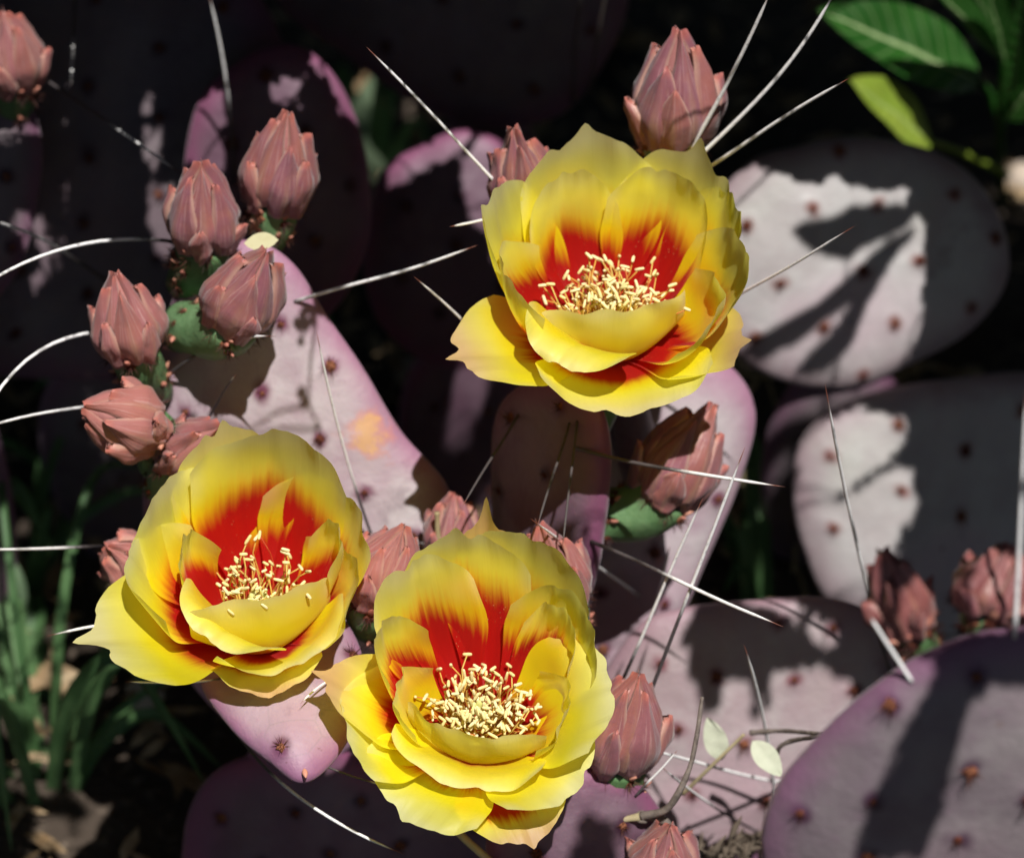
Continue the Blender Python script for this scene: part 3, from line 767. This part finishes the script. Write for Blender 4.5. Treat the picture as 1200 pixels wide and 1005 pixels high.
# ------------------------------------------------------------------ spines
def sp(pl, pd, bx, by, tx, ty, td, dark=.4, r=.00055, bow=(0, 0), bd=None):
    b = on_pad(pd, bx, by) if bd is None else P(bx, by, bd)
    return spine(PADS[pd].o, b, P(tx, ty, td), dark, r, bow)
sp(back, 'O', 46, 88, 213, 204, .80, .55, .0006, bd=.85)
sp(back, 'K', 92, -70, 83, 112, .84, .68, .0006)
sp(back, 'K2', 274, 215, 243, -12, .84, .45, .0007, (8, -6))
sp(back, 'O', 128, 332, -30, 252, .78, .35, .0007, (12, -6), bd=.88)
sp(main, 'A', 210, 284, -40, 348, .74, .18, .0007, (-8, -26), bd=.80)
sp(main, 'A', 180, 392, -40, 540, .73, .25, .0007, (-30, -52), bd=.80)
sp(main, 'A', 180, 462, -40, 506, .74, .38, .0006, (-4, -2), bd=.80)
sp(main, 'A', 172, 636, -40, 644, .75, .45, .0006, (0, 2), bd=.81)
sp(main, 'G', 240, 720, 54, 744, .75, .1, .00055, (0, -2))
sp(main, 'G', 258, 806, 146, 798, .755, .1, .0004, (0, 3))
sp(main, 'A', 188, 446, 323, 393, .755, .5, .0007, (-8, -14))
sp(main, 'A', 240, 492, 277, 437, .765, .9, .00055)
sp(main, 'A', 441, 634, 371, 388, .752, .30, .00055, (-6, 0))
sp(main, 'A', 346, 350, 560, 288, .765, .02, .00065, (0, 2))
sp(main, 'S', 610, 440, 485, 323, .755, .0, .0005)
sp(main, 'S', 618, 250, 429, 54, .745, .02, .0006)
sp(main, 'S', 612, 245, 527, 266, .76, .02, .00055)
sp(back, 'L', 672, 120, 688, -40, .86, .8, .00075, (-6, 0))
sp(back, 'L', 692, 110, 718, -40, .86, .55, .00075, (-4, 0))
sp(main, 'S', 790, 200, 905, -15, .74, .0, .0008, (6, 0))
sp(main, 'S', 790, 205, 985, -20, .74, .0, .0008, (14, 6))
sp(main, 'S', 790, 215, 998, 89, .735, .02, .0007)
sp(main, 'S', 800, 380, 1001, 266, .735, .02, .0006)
sp(main, 'C', 622, 482, 541, 594, .745, 1.15, .00052)  # this and the next two: flower shade painted in as a dark spine
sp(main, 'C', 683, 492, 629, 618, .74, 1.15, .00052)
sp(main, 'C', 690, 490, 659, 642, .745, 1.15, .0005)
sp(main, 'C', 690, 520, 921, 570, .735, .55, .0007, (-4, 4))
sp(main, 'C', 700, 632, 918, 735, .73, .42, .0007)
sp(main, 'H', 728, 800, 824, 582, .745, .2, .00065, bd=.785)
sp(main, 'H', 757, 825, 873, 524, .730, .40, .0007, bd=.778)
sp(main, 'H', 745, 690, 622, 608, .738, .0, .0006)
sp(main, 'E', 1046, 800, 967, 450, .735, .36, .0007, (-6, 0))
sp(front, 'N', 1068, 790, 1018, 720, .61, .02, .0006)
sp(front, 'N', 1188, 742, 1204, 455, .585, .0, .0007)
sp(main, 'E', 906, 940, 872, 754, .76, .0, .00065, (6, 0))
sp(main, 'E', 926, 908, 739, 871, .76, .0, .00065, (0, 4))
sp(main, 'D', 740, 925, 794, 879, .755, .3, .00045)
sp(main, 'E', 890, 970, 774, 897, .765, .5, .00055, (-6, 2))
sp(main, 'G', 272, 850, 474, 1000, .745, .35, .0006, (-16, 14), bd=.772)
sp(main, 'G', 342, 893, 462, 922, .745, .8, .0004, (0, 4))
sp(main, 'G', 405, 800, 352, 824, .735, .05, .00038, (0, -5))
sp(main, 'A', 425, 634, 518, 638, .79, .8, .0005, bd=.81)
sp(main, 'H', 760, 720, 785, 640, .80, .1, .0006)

# ================================================================== small things around the plants
def leaf_mesh_geo(base, tip, up, hw, fold=.35, droop=.0, serr=0., nr=17, nc=9, wide=.45):
    ax = tip-base; L = ax.length; ax.normalize(); S = ax.cross(up).normalized(); N = S.cross(ax)
    vs, uv = [], []
    for i in range(nr):
        t = i/(nr-1)
        wv = hw*(math.sin(math.pi*min(1, t**(math.log(.5)/math.log(wide)))))**.8 + hw*.03
        for k in range(nc):
            q = -1+2*k/(nc-1)
            e = 1 + (serr*(((t*15) % 1.)-.5) if abs(q) > .99 else 0)
            vs.append(base + ax*(t*L) + S*(q*wv*e) + N*(abs(q)*wv*fold - droop*L*t*t + .03*hw*math.sin(t*17+q*3)))
            uv.append(((q+1)/2, t))
    return vs, grid_faces(nr, nc), uv
def curve_tube(px, r0, r1, n=22, sides=7, lump=0.):
    ctl = [P(*p) if not isinstance(p, Vector) else p for p in px]; pts = []
    m = len(ctl)-1
    for i in range(n):
        x = i/(n-1)*m; k = min(m-1, int(x)); t = x-k
        p0, p1, p2, p3 = ctl[max(0, k-1)], ctl[k], ctl[k+1], ctl[min(m, k+2)]
        pts.append((p1*2+(p2-p0)*t+(p0*2-p1*5+p2*4-p3)*t*t+(p1*3-p0-p2*3+p3)*t**3)*.5)
    rad = [(r0+(r1-r0)*i/(n-1))*(1+lump*noise.noise(pts[i]*300)) for i in range(n)]
    return tube(pts, rad, sides)
def part(name, geo, mat, parent=None, **k):
    return mk(name, geo[0], geo[1], mat, parent, uvs=geo[2] if len(geo) > 2 else None, **k)

# --- broad-leaved weed, top right
wb = ground_at(1178, 215); weed = empty('broad_leaved_weed', wb)
tag(weed, 'broad-leaved green weed with one large glossy leaf and one yellowing leaf', 'weed')
part('stem', curve_tube([wb-V((0, 0, .01)), (1172, 150, 1.02), (1180, 40, .97), (1188, -40, .93)], .0024, .0016), M['leaf'], weed)
part('leaf', leaf_mesh_geo(P(1150, 98, 1.0), P(966, 8, .965), (-FWD*.95+UP*.35-RIGHT*.1).normalized(), .0150, .35, .05, .06), M['leaf'], weed)
part('leaf', leaf_mesh_geo(P(1092, 168, 1.0), P(1000, 92, .96), (UP*.4-FWD*.9).normalized(), .0115, .25, .03, .07), M['leaf_y'], weed)['label'] = 'yellowing leaf with a brown edge'
part('leaf_stalk', curve_tube([(1180, 205, 1.055), (1130, 180, 1.02), (1086, 165, .998)], .0016, .0012), M['leaf_y'], weed)
part('leaf_stalk', curve_tube([(1172, 150, 1.02), (1160, 110, 1.01), (1146, 97, .999)], .0018, .0014), M['leaf'], weed)
for (a, b, hw) in [((1172, 70, .99), (1088, -30, .93), .007), ((1178, 60, .985), (1130, -40, .92), .007), ((1182, 90, .98), (1158, -30, .92), .006), ((1186, 110, .98), (1205, -20, .92), .007), ((1180, 140, .99), (1260, 30, .95), .010)]:
    part('leaf', leaf_mesh_geo(P(*a), P(*b), (UP*.3-FWD).normalized(), hw, .5, .03, .0), M['leaf'], weed)

# --- grasses at the left and between the pads
def blade_geo(ctl, hw, up=None):
    c = [P(*p) if not isinstance(p, Vector) else p for p in ctl]; m = len(c)-1; n = 18; vs, uv = [], []
    pts = []
    for i in range(n):
        x = i/(n-1)*m; k = min(m-1, int(x)); t = x-k
        p0, p1, p2, p3 = c[max(0, k-1)], c[k], c[k+1], c[min(m, k+2)]
        pts.append((p1*2+(p2-p0)*t+(p0*2-p1*5+p2*4-p3)*t*t+(p1*3-p0-p2*3+p3)*t**3)*.5)
    for i in range(n):
        t = i/(n-1); tau = (pts[min(i+1, n-1)]-pts[max(0, i-1)]).normalized()
        S = tau.cross(up or -FWD).normalized(); N = S.cross(tau)
        wv = hw*(1-t**2.6)*(.75+.25*min(1, t*4))+.0001
        for k in range(5):
            q = -1+.5*k; vs.append(pts[i]+S*(q*wv)+N*(q*q*wv*.45)); uv.append(((q+1)/2, t))
    return vs, grid_faces(n, 5), uv
rr = random.Random(5)
def tuft(px, py, n, label, spread=.11, height=(.04, .10), mat='blade', extra=()):
    b = ground_at(px, py); t = empty('grass_tuft', b)
    tag(t, label, 'grass', 'grass tufts')
    for k in range(n):
        a = rr.uniform(0, 6.28); h = rr.uniform(*height); s = rr.uniform(.3, 1)*spread
        d = V((math.cos(a), math.sin(a), 0)); b0 = b + d*rr.uniform(0, .012) - V((0, 0, .012))
        part('blade', blade_geo([b0, b0+d*s*.25+V((0, 0, h*.6)), b0+d*s*.7+V((0, 0, h*.95)), b0+d*s*1.15+V((0, 0, h*rr.uniform(.1, .7)))], rr.uniform(.0013, .0034)), M[mat], t)
    for e in extra: part('blade', blade_geo([b-V((0, 0, .012))]+list(e[0]), e[1]), M[e[2]], t)
    return t
tuft(45, 905, 14, 'green strap-leaved grass beside the loosely stamened flower with a pale bent blade', extra=[
    ([(20, 800, 1.0), (45, 835, .97), (118, 890, .955)], .005, 'blade_pale'), ([(40, 720, .98), (48, 640, .95), (60, 590, .94)], .0045, 'blade'),
    ([(10, 770, .98), (22, 700, .95), (20, 660, .94)], .006, 'blade_pale'), ([(0, 640, .96), (15, 570, .94), (48, 620, .93)], .006, 'blade')])
tuft(25, 640, 9, 'dark green grass under the row of pink buds', height=(.03, .08))
tuft(895, 715, 4, 'pale green grass stalks behind the crossing white spines', .03, (.03, .05), 'blade', extra=[([(893, 660, 1.0), (890, 590, .985)], .0042, 'blade_pale'), ([(885, 560, .99), (882, 500, .985)], .005, 'blade')])
tuft(440, 185, 4, 'bleached broad grass blade between the dark pads', .03, (.03, .06), 'blade', extra=[([(418, 160, 1.12), (438, 85, 1.09)], .007, 'blade_pale')])
tuft(395, 385, 4, 'short green blades behind the lavender pad', .03, (.03, .05), 'blade')
tuft(110, 560, 8, 'thin dark grass beside the flowering pads', .06, (.03, .08))

# --- pebbles
def stone_geo(c, r, seed):
    vs = []; rows, n = 9, 14
    for i in range(rows):
        th = math.pi*i/(rows-1)
        for k in range(n):
            a = 2*math.pi*k/n; d = V((math.sin(th)*math.cos(a), math.sin(th)*math.sin(a), math.cos(th)*.75))
            vs.append(c + d*r*(1+.28*noise.noise(d*1.7+V((seed, 0, 0)))))
    return vs, grid_faces(rows, n, True)
for i, (px, py, r, lab) in enumerate([(505, 452, .0085, 'pale round pebble, biggest of the heap'), (532, 482, .006, 'small tan pebble touching the big pale one'), (478, 440, .006, 'tan oblong pebble beside the big pale one'), (518, 560, .0065, 'pale pebble alone in the dark gap'), (170, 818, .007, 'pale stone under the loosely stamened flower'), (1000, 188, .006, 'light stone under the yellowing leaf'), (1195, 215, .008, 'tan stone at the foot of the weed'), (450, 10, .006, 'whitish pebble above the dull dark pad'), (500, 110, .0055, 'tan pebble beside the bleached blade')]):
    tag(part('pebble', stone_geo(ground_at(px, py)+V((0, 0, r*.4)), r, i*3.1), M['stone']), lab + ' on the soil', 'pebble', 'pebbles')

# --- dry stalks and twigs
def stalk(name, px, r0, r1, mat, label, cat, group=None, lump=.25):
    o = part(name, curve_tube(px, r0, r1, 26, 7, lump), M[mat]); tag(o, label, cat, group); return o
stalk('dry_reed', [(840, 425, .985), (888, 441, .99), (940, 436, .995), (1010, 440, 1.0)], .0014, .0009, 'straw', 'tan dry stem lying across the foot of the grey dappled pad', 'dry reed', 'dry reeds')
stalk('dry_reed', [(925, 425, .985), (888, 445, .98), (872, 480, .98), (868, 540, .985), (874, 600, 1.0)], .0013, .0008, 'straw', 'tan dry stem bending downward behind the shaded bud', 'dry reed', 'dry reeds')
stalk('dry_reed', [(512, 948, .765), (540, 978, .762), (575, 1010, .76), (600, 1040, .77)], .0012, .0013, 'straw', 'pale greenish stem hanging below the densely stamened flower', 'dry reed', 'dry reeds', .1)
for i, (a, b, lab) in enumerate([((900, 445), (935, 560), 'leaning'), ((912, 520), (938, 640), 'pale straight'), ((940, 540), (930, 670), 'upright'), ((955, 560), (915, 640), 'slanting grey'), ((930, 650), (945, 700), 'short')]):
    ga = ground_at(*b); stalk('dry_straw', [ga, P(a[0], a[1], 1.0)], .0009, .0006, 'straw', lab+' dry straw in the dark gap beside the dappled pads', 'straw', 'dry straws')
tw = empty('forked_twig', P(752, 955, .762)); tag(tw, 'brown forked twig caught on the purple pad with one upright curved prong', 'twig')
part('prong', curve_tube([(752, 956, .762), (783, 946, .757), (806, 905, .752), (816, 865, .75), (823, 816, .748)], .0014, .0005, 28, 8, .3), M['twig'], tw)
part('prong', curve_tube([(755, 956, .762), (730, 960, .763), (700, 968, .766), (655, 968, .772)], .0013, .0006, 22, 8, .3), M['straw'], tw)
part('prong', curve_tube([(752, 956, .762), (780, 962, .764), (800, 985, .768), (822, 1000, .772)], .0014, .0008, 22, 8, .4), M['twig'], tw)
part('knot', stone_geo(P(752, 957, .763), .0022, 4.4), M['twig'], tw)
spg = empty('dry_sprig', P(800, 925, .80)); tag(spg, 'yellowish sprig with two pale oval leaflets among white spines', 'sprig')
part('stem', curve_tube([(800, 930, .80), (838, 893, .79), (872, 860, .785)], .0007, .0005), M['straw'], spg)
part('leaflet', leaf_mesh_geo(P(846, 890, .792), P(830, 842, .788), (-FWD+UP*.2).normalized(), .0036, .2, .1), M['paleleaf'], spg)
part('leaflet', leaf_mesh_geo(P(882, 868, .785), P(916, 908, .780), (-FWD+UP*.3).normalized(), .0036, .2, .1), M['paleleaf'], spg)
stalk('wiry_twig', [(908, 890, .79), (915, 874, .785), (935, 866, .78), (975, 862, .76)], .0008, .0007, 'twig', 'dark kinked twig beside the blurred purple pad', 'twig', 'thin twigs')
stalk('grey_twig', [(880, 858, .80), (920, 856, .79), (985, 862, .76)], .0009, .0006, 'twig', 'straight grey twig crossing a white spine', 'twig', 'thin twigs')
stalk('brown_twig', [(512, 600, .785), (514, 640, .79), (520, 690, .80)], .0009, .0009, 'straw', 'short stub of twig beside the brown shaded bud', 'twig', 'thin twigs')
fk = part('dry_flake', leaf_mesh_geo(P(286, 285, .772), P(326, 281, .770), (-FWD+UP*.5).normalized(), .0031, .05, .02, nr=9, nc=5, wide=.5), M['flake']); tag(fk, 'cream coloured dry flake lodged behind a mauve bud tip', 'flake')
for (px, py, s, pd) in [(356, 908, .0036, 'G')]:
    q = PADS[pd]; place('scale_leaf', PEG, q.o, on_pad(pd, px, py), quat_to((-UP*.7-FWD*.7+RIGHT*.2).normalized(), RIGHT), s)

def debris():
    vs, fs = [], []; rl = random.Random(4)
    for k in range(60):
        c = P(rl.gauss(855, 34), rl.gauss(996, 9), rl.uniform(.80, .845)); d = V((rl.uniform(-1, 1), rl.uniform(-1, 1), rl.uniform(-1, 1))).normalized()
        L = rl.uniform(.002, .007); a, f = tube([c-d*L, c+V((0, 0, L*.2)), c+d*L], [.0003, rl.uniform(.0005, .0014), .0002], 5, len(vs)); vs += a; fs += f
    return tag(mk('plant_debris', vs, fs, M['bark']), 'dark crumbs of dead flower and twig lodged on the pinkish grey pad', 'debris', kind='stuff')
debris()
# --- leaf litter on the soil: uncountable
def litter():
    vs, fs = [], []; rl = random.Random(21)
    for k in range(2600):
        x, y = rl.uniform(-.32, .36), rl.uniform(-.42, .62); z = -.006 + .016*noise.noise(V((x*7, y*7, 0))) + .006
        c = V((x, y, z+rl.uniform(0, .006))); a = rl.uniform(0, 6.28); L = rl.uniform(.004, .014); hw = L*rl.uniform(.08, .4)
        d = V((math.cos(a), math.sin(a), rl.uniform(-.4, .5))).normalized(); s = d.cross(V((rl.uniform(-.5, .5), rl.uniform(-.5, .5), 1))).normalized(); n = d.cross(s); o = len(vs)
        vs += [c-d*L, c-d*L*.3-s*hw+n*hw*.3, c-d*L*.3+s*hw+n*hw*.3, c+d*L*.4-s*hw*.9, c+d*L*.4+s*hw*.9, c+d*L+n*hw]
        fs += [(o, o+1, o+2), (o+1, o+3, o+4, o+2), (o+3, o+5, o+4)]
    return tag(mk('leaf_litter', vs, fs, M['dry'], origin=V((0, 0, 0)), smooth=False), 'dry leaf and grass scraps scattered over the soil', 'leaf litter', kind='stuff')
litter()

# ================================================================== unseen shrub added to shade the background and hold back sky light
E1, E2 = frame_of(TOSUN)
CELL = .002
def cell(p): return (int(math.floor(p.dot(E1)/CELL)), int(math.floor(p.dot(E2)/CELL)))
lit, dark = set(), {}
def mark_lit(p, r=1):
    a, b = cell(p)
    for i in range(-r, r+1):
        for k in range(-r, r+1): lit.add((a+i, b+k))
def inside(px, py, poly):
    c = False; j = len(poly)-1
    for i in range(len(poly)):
        xi, yi = poly[i]; xj, yj = poly[j]
        if (yi > py) != (yj > py) and px < (xj-xi)*(py-yi)/(yj-yi)+xi: c = not c
        j = i
    return c
def circ(x, y, r, ry=None): return [(x+r*math.cos(a*.52), y+(ry or r)*math.sin(a*.52)) for a in range(12)]
ZONES = {   # pad: (default, patches of the other kind)
    'A': ('lit', [[(192, 382), (300, 388), (318, 440), (305, 472), (320, 520), (262, 530), (256, 450), (240, 450), (244, 530), (215, 500)], [(345, 340), (388, 345), (374, 392), (352, 420), (370, 470), (404, 508), (370, 512), (345, 480), (343, 420)]]),
    'E': ('lit', [[(775, 690), (1070, 690), (1070, 800), (1000, 860), (985, 792), (905, 782), (902, 842), (872, 850), (866, 800), (845, 795), (840, 835), (812, 850), (800, 790), (788, 750)]]),
    'I': ('lit', [[(1060, 150), (1210, 150), (1210, 470), (1000, 470), (1050, 424), (1068, 380), (1066, 330), (1074, 285), (1058, 245)], [(850, 140), (1080, 140), (1085, 235), (1000, 222), (925, 216), (870, 200)],
                  [(924, 262), (960, 252), (1000, 238), (1066, 240), (1052, 266), (1000, 292), (985, 302), (940, 288)], [(1068, 262), (1040, 302), (990, 352), (930, 397), (880, 428), (868, 414), (930, 368), (990, 318), (1030, 282)], [(1040, 300), (1012, 350), (992, 400), (950, 442), (928, 432), (978, 372), (1000, 335)]]),
    'J': ('dark', [[(945, 512), (1000, 484), (1050, 488), (1045, 520), (1000, 550), (942, 582)], [(940, 612), (1000, 580), (1055, 545), (1062, 600), (1030, 640), (1002, 705), (950, 690)]]),
    'K': ('dark', [circ(182, 172, 8, 14), circ(190, 240, 9, 20), circ(178, 115, 4), circ(197, 285, 6, 12)]),
    'K2': ('dark', [[(224, 135), (258, 108), (262, 195), (240, 198), (224, 170)], [(322, 104), (348, 92), (350, 114), (328, 122)], [(360, 60), (402, 86), (422, 146), (410, 132), (384, 84)]]),
    'L': ('dark', []), 'O': ('dark', []), 'Q': ('dark', []),
    'Mm': ('dark', [[(455, 205), (475, 183), (520, 160), (548, 148), (542, 164), (490, 192), (465, 208)]]),
    'N': ('lit', [[(1060, 730), (1320, 720), (1320, 800), (1180, 800), (1135, 842), (1112, 920), (1100, 1010), (985, 1010), (1000, 940), (1040, 860), (1075, 790)], [(898, 965), (930, 918), (962, 920), (950, 952), (915, 972)]]),
    'D': ('dark', [[(640, 890), (740, 895), (800, 960), (760, 950), (700, 935), (640, 930)]]),
    'G': ('lit', []), 'H': ('lit', []),
}
OUT = {}
for nm, (dfl, patches) in ZONES.items():
    q = PADS[nm]
    for ix in range(-60, 1270, 7):
        for iy in range(-60, 1070, 7):
            h = q.hit(ix, iy); x, y = (h-q.c).dot(q.e1), (h-q.c).dot(q.e2); r = math.hypot(x, y)
            if r > .16 or r > q.rad_at(math.atan2(y, x)): continue
            s = q.surf(x, y); other = any(inside(ix, iy, pp) for pp in patches)
            if (dfl == 'lit') != other: mark_lit(s, 1)
            else: dark.setdefault(cell(s), s)
LITSPOTS = [(505, 452, 26), (530, 482, 14), (518, 560, 16), (170, 818, 12), (60, 960, 10), (1000, 188, 16), (1195, 215, 22), (430, 110, 20), (500, 110, 14), (450, 10, 14), (20, 590, 10), (120, 960, 10), (890, 640, 14), (200, 30, 1)]
for ix in range(-60, 1260, 8):
    for iy in range(-60, 1060, 8):
        g = ground_at(ix, iy)
        if any((ix-a)**2+(iy-b)**2 < r*r for a, b, r in LITSPOTS): mark_lit(g, 1)
        else: dark.setdefault(cell(g), g)
bpy.context.view_layer.update()
SHADED = ('brownish pink bud', 'slender reddish', 'dusky reddish')
for o in COL.objects:
    if o.type == 'MESH' and o.name.startswith('tepal') and o.parent['label'].startswith(SHADED):
        vv = o.data.vertices
        for i in range(0, len(vv), 2): dark.setdefault(cell(o.matrix_world @ vv[i].co), o.matrix_world @ vv[i].co)
for o in COL.objects:               # everything that stands in full sun in the photograph
    nm = o.name.split('.')[0]
    if o.type == 'MESH' and o.parent and (o.parent.get('label') or '').startswith(SHADED): continue
    if o.type == 'MESH' and nm in ('petal', 'tepal', 'bud', 'leaf', 'leaflet', 'dry_flake'):
        mw = o.matrix_world; vv = o.data.vertices
        for i in range(0, len(vv), 3): mark_lit(mw @ vv[i].co, {'petal': 2, 'leaf': 4}.get(nm, 1))
    if nm == 'blade' and o.type == 'MESH' and o.data.materials[0] == M['blade_pale']:
        for v in o.data.vertices: mark_lit(o.matrix_world @ v.co, 1)
    if nm == 'spine':
        for v in list(o.data.vertices)[40::8]: mark_lit(o.matrix_world @ v.co, 0 if o.parent == PADS['C'].o or o.parent.parent == back else 1)
def cam_px(p):
    r = p-CAM; d = r.dot(FWD)
    if d < .02: return (600, -999, d)
    k = W0/1200*d/D0; return (600+r.dot(RIGHT)/k, 502.5-r.dot(UP)/k, d)
rs = random.Random(9)
# distance of every dark cell to the nearest lit cell decides how large a leaf may be
def clear_r(c, m):
    for r in range(0, m+1):
        for i in range(-r, r+1):
            if (c[0]+i, c[1]-r) in lit or (c[0]+i, c[1]+r) in lit or (c[0]-r, c[1]+i) in lit or (c[0]+r, c[1]+i) in lit: return r-1
    return m
covered = set(); leaves = []  # added leaves, fitted to the areas they have to shade
cells = [c for c in dark if c not in lit]; rs.shuffle(cells)
shaped = []
qi = PADS['I']; tI = .34
for poly in ZONES['I'][1][2:]:
    pp = crom([V((x, y, 0)) for x, y in poly], 46)
    shaped.append([on_pad('I', v.x, v.y) + TOSUN*tI + (E1*rs.uniform(-.5, .5)+E2*rs.uniform(-.5, .5))*.0011 for v in pp])
    for ix in range(860, 1090, 3):
        for iy in range(220, 450, 3):
            if inside(ix, iy, poly): covered.add(cell(on_pad('I', ix, iy)))
info = sorted(((clear_r(c, 9), c) for c in cells), key=lambda x: -x[0])
for r, c in info:
    if c in covered or r < 0: continue
    p = dark[c]; t = .05
    while cam_px(p+TOSUN*t)[1] > -130: t += .01
    t += rs.uniform(.0, .05)
    leaves.append((p+TOSUN*t+(E1*rs.uniform(-.5, .5)+E2*rs.uniform(-.5, .5))*CELL, (r+rs.uniform(.45, .9))*CELL, None))
    for i in range(-r, r+1):
        for k in range(-r, r+1):
            if i*i+k*k <= max(.8, r*.66)**2: covered.add((c[0]+i, c[1]+k))
print('shrub leaves', len(leaves))
sky_block_leaves = []; coarse = {(a//4, c//4) for a, c in lit}
while len(sky_block_leaves) < 11000:  # added dome of unseen leaves that cuts the sky fill
    z = rs.uniform(.10, 1.); a = rs.uniform(0, 6.2832); R_ = rs.uniform(.70, 1.15)
    d = V((math.sin(a)*math.sqrt(1-z*z), math.cos(a)*math.sqrt(1-z*z), z))
    p = V((0, .05, .18)) + d*R_
    px = cam_px(p)
    if px[2] > 0 and px[1] > -150 and -250 < px[0] < 1450: continue
    el = math.degrees(math.asin(z)); az = abs((math.degrees(a)-180+180) % 360-180)       # 180 deg is the photographer's side
    if az < 28 and el < 50: continue
    r_ = rs.uniform(.022, .033); ca, cb = cell(p); ca //= 4; cb //= 4; m = int(r_*1.3/(4*CELL))+1
    if any((ca+i, cb+k) in coarse for i in range(-m, m+1) for k in range(-m, m+1)): continue
    sky_block_leaves.append((p, r_, d))
def shrub():
    base = V((.42, .95, 0)); root = empty('added_shade_shrub', base)
    tag(root, 'added unseen shrub whose leaves are placed to shade the pads and block the sky', 'shrub')
    top = V((.22, .62, .62)); mid = V((0., .15, .62))
    part('trunk', curve_tube([base-V((0, 0, .02)), V((.38, .85, .3)), top, V((.1, .35, .68)), V((0., .1, .66))], .012, .003, 30, 9, .3), M['bark'], root)
    nodes = [V((.1, .35, .68)), top, V((0., .1, .66))]
    vs, fs, uv = [], [], []; tv, tf = [], []
    order = sorted(leaves, key=lambda l: (l[0]-nodes[0]).length)
    for k, (c, r, _) in enumerate(order):
        ax = (E1*rs.uniform(-1, 1)+E2*rs.uniform(-1, 1)).normalized()
        nr = (TOSUN + E1*rs.uniform(-.18, .18)+E2*rs.uniform(-.18, .18)).normalized(); ax = (ax-nr*ax.dot(nr)).normalized()
        g = leaf_mesh_geo(c-ax*r*1.08, c+ax*r*1.08, nr, r*1.0, .05, .03, 0., 7, 3, .5)
        o = len(vs); vs += g[0]; uv += g[2]; fs += [tuple(o+x for x in f) for f in g[1]]
        st = c-ax*r
        if k % 1 == 0:
            near = min(nodes, key=lambda q: (q-st).length)
            a, b = tube([near, near.lerp(st, .5)+V((0, 0, .004)), st], [.0006, .0005, .0004], 3, len(tv), False)
            tv += a; tf += b
            if k % 2 == 0 or len(nodes) < 40: nodes.append(st)
    for pp in shaped:
        o = len(vs); cc = sum(pp, V())/len(pp); vs += pp + [cc+TOSUN*.002]; uv += [(.9, .5)]*len(pp)+[(.5, .5)]
        fs += [(o+i, o+(i+1) % len(pp), o+len(pp)) for i in range(len(pp))]
        near = min(nodes, key=lambda q: (q-cc).length); a_, b_ = tube([near, near.lerp(cc, .5)+V((0, 0, .01)), cc], [.0006, .0005, .0004], 3, len(tv), False); tv += a_; tf += b_
    for (c, r, d) in sky_block_leaves:
        nr = (d + V((rs.uniform(-.6, .6), rs.uniform(-.6, .6), rs.uniform(-.6, .6)))).normalized(); ax = frame_of(nr)[0]; ax = Matrix.Rotation(rs.uniform(0, 6.28), 3, nr) @ ax
        g = leaf_mesh_geo(c-ax*r*1.25, c+ax*r*1.25, nr, r*.8, .12, .08, 0., 6, 3, .48)
        o = len(vs); vs += g[0]; uv += g[2]; fs += [tuple(o+x for x in f) for f in g[1]]
    tag(mk('shade_foliage', vs, fs, M['shrub'], root, origin=top, uvs=uv), kind='stuff')
    tag(mk('twigs', tv, tf, M['bark'], root, origin=top), kind='stuff')
shrub()
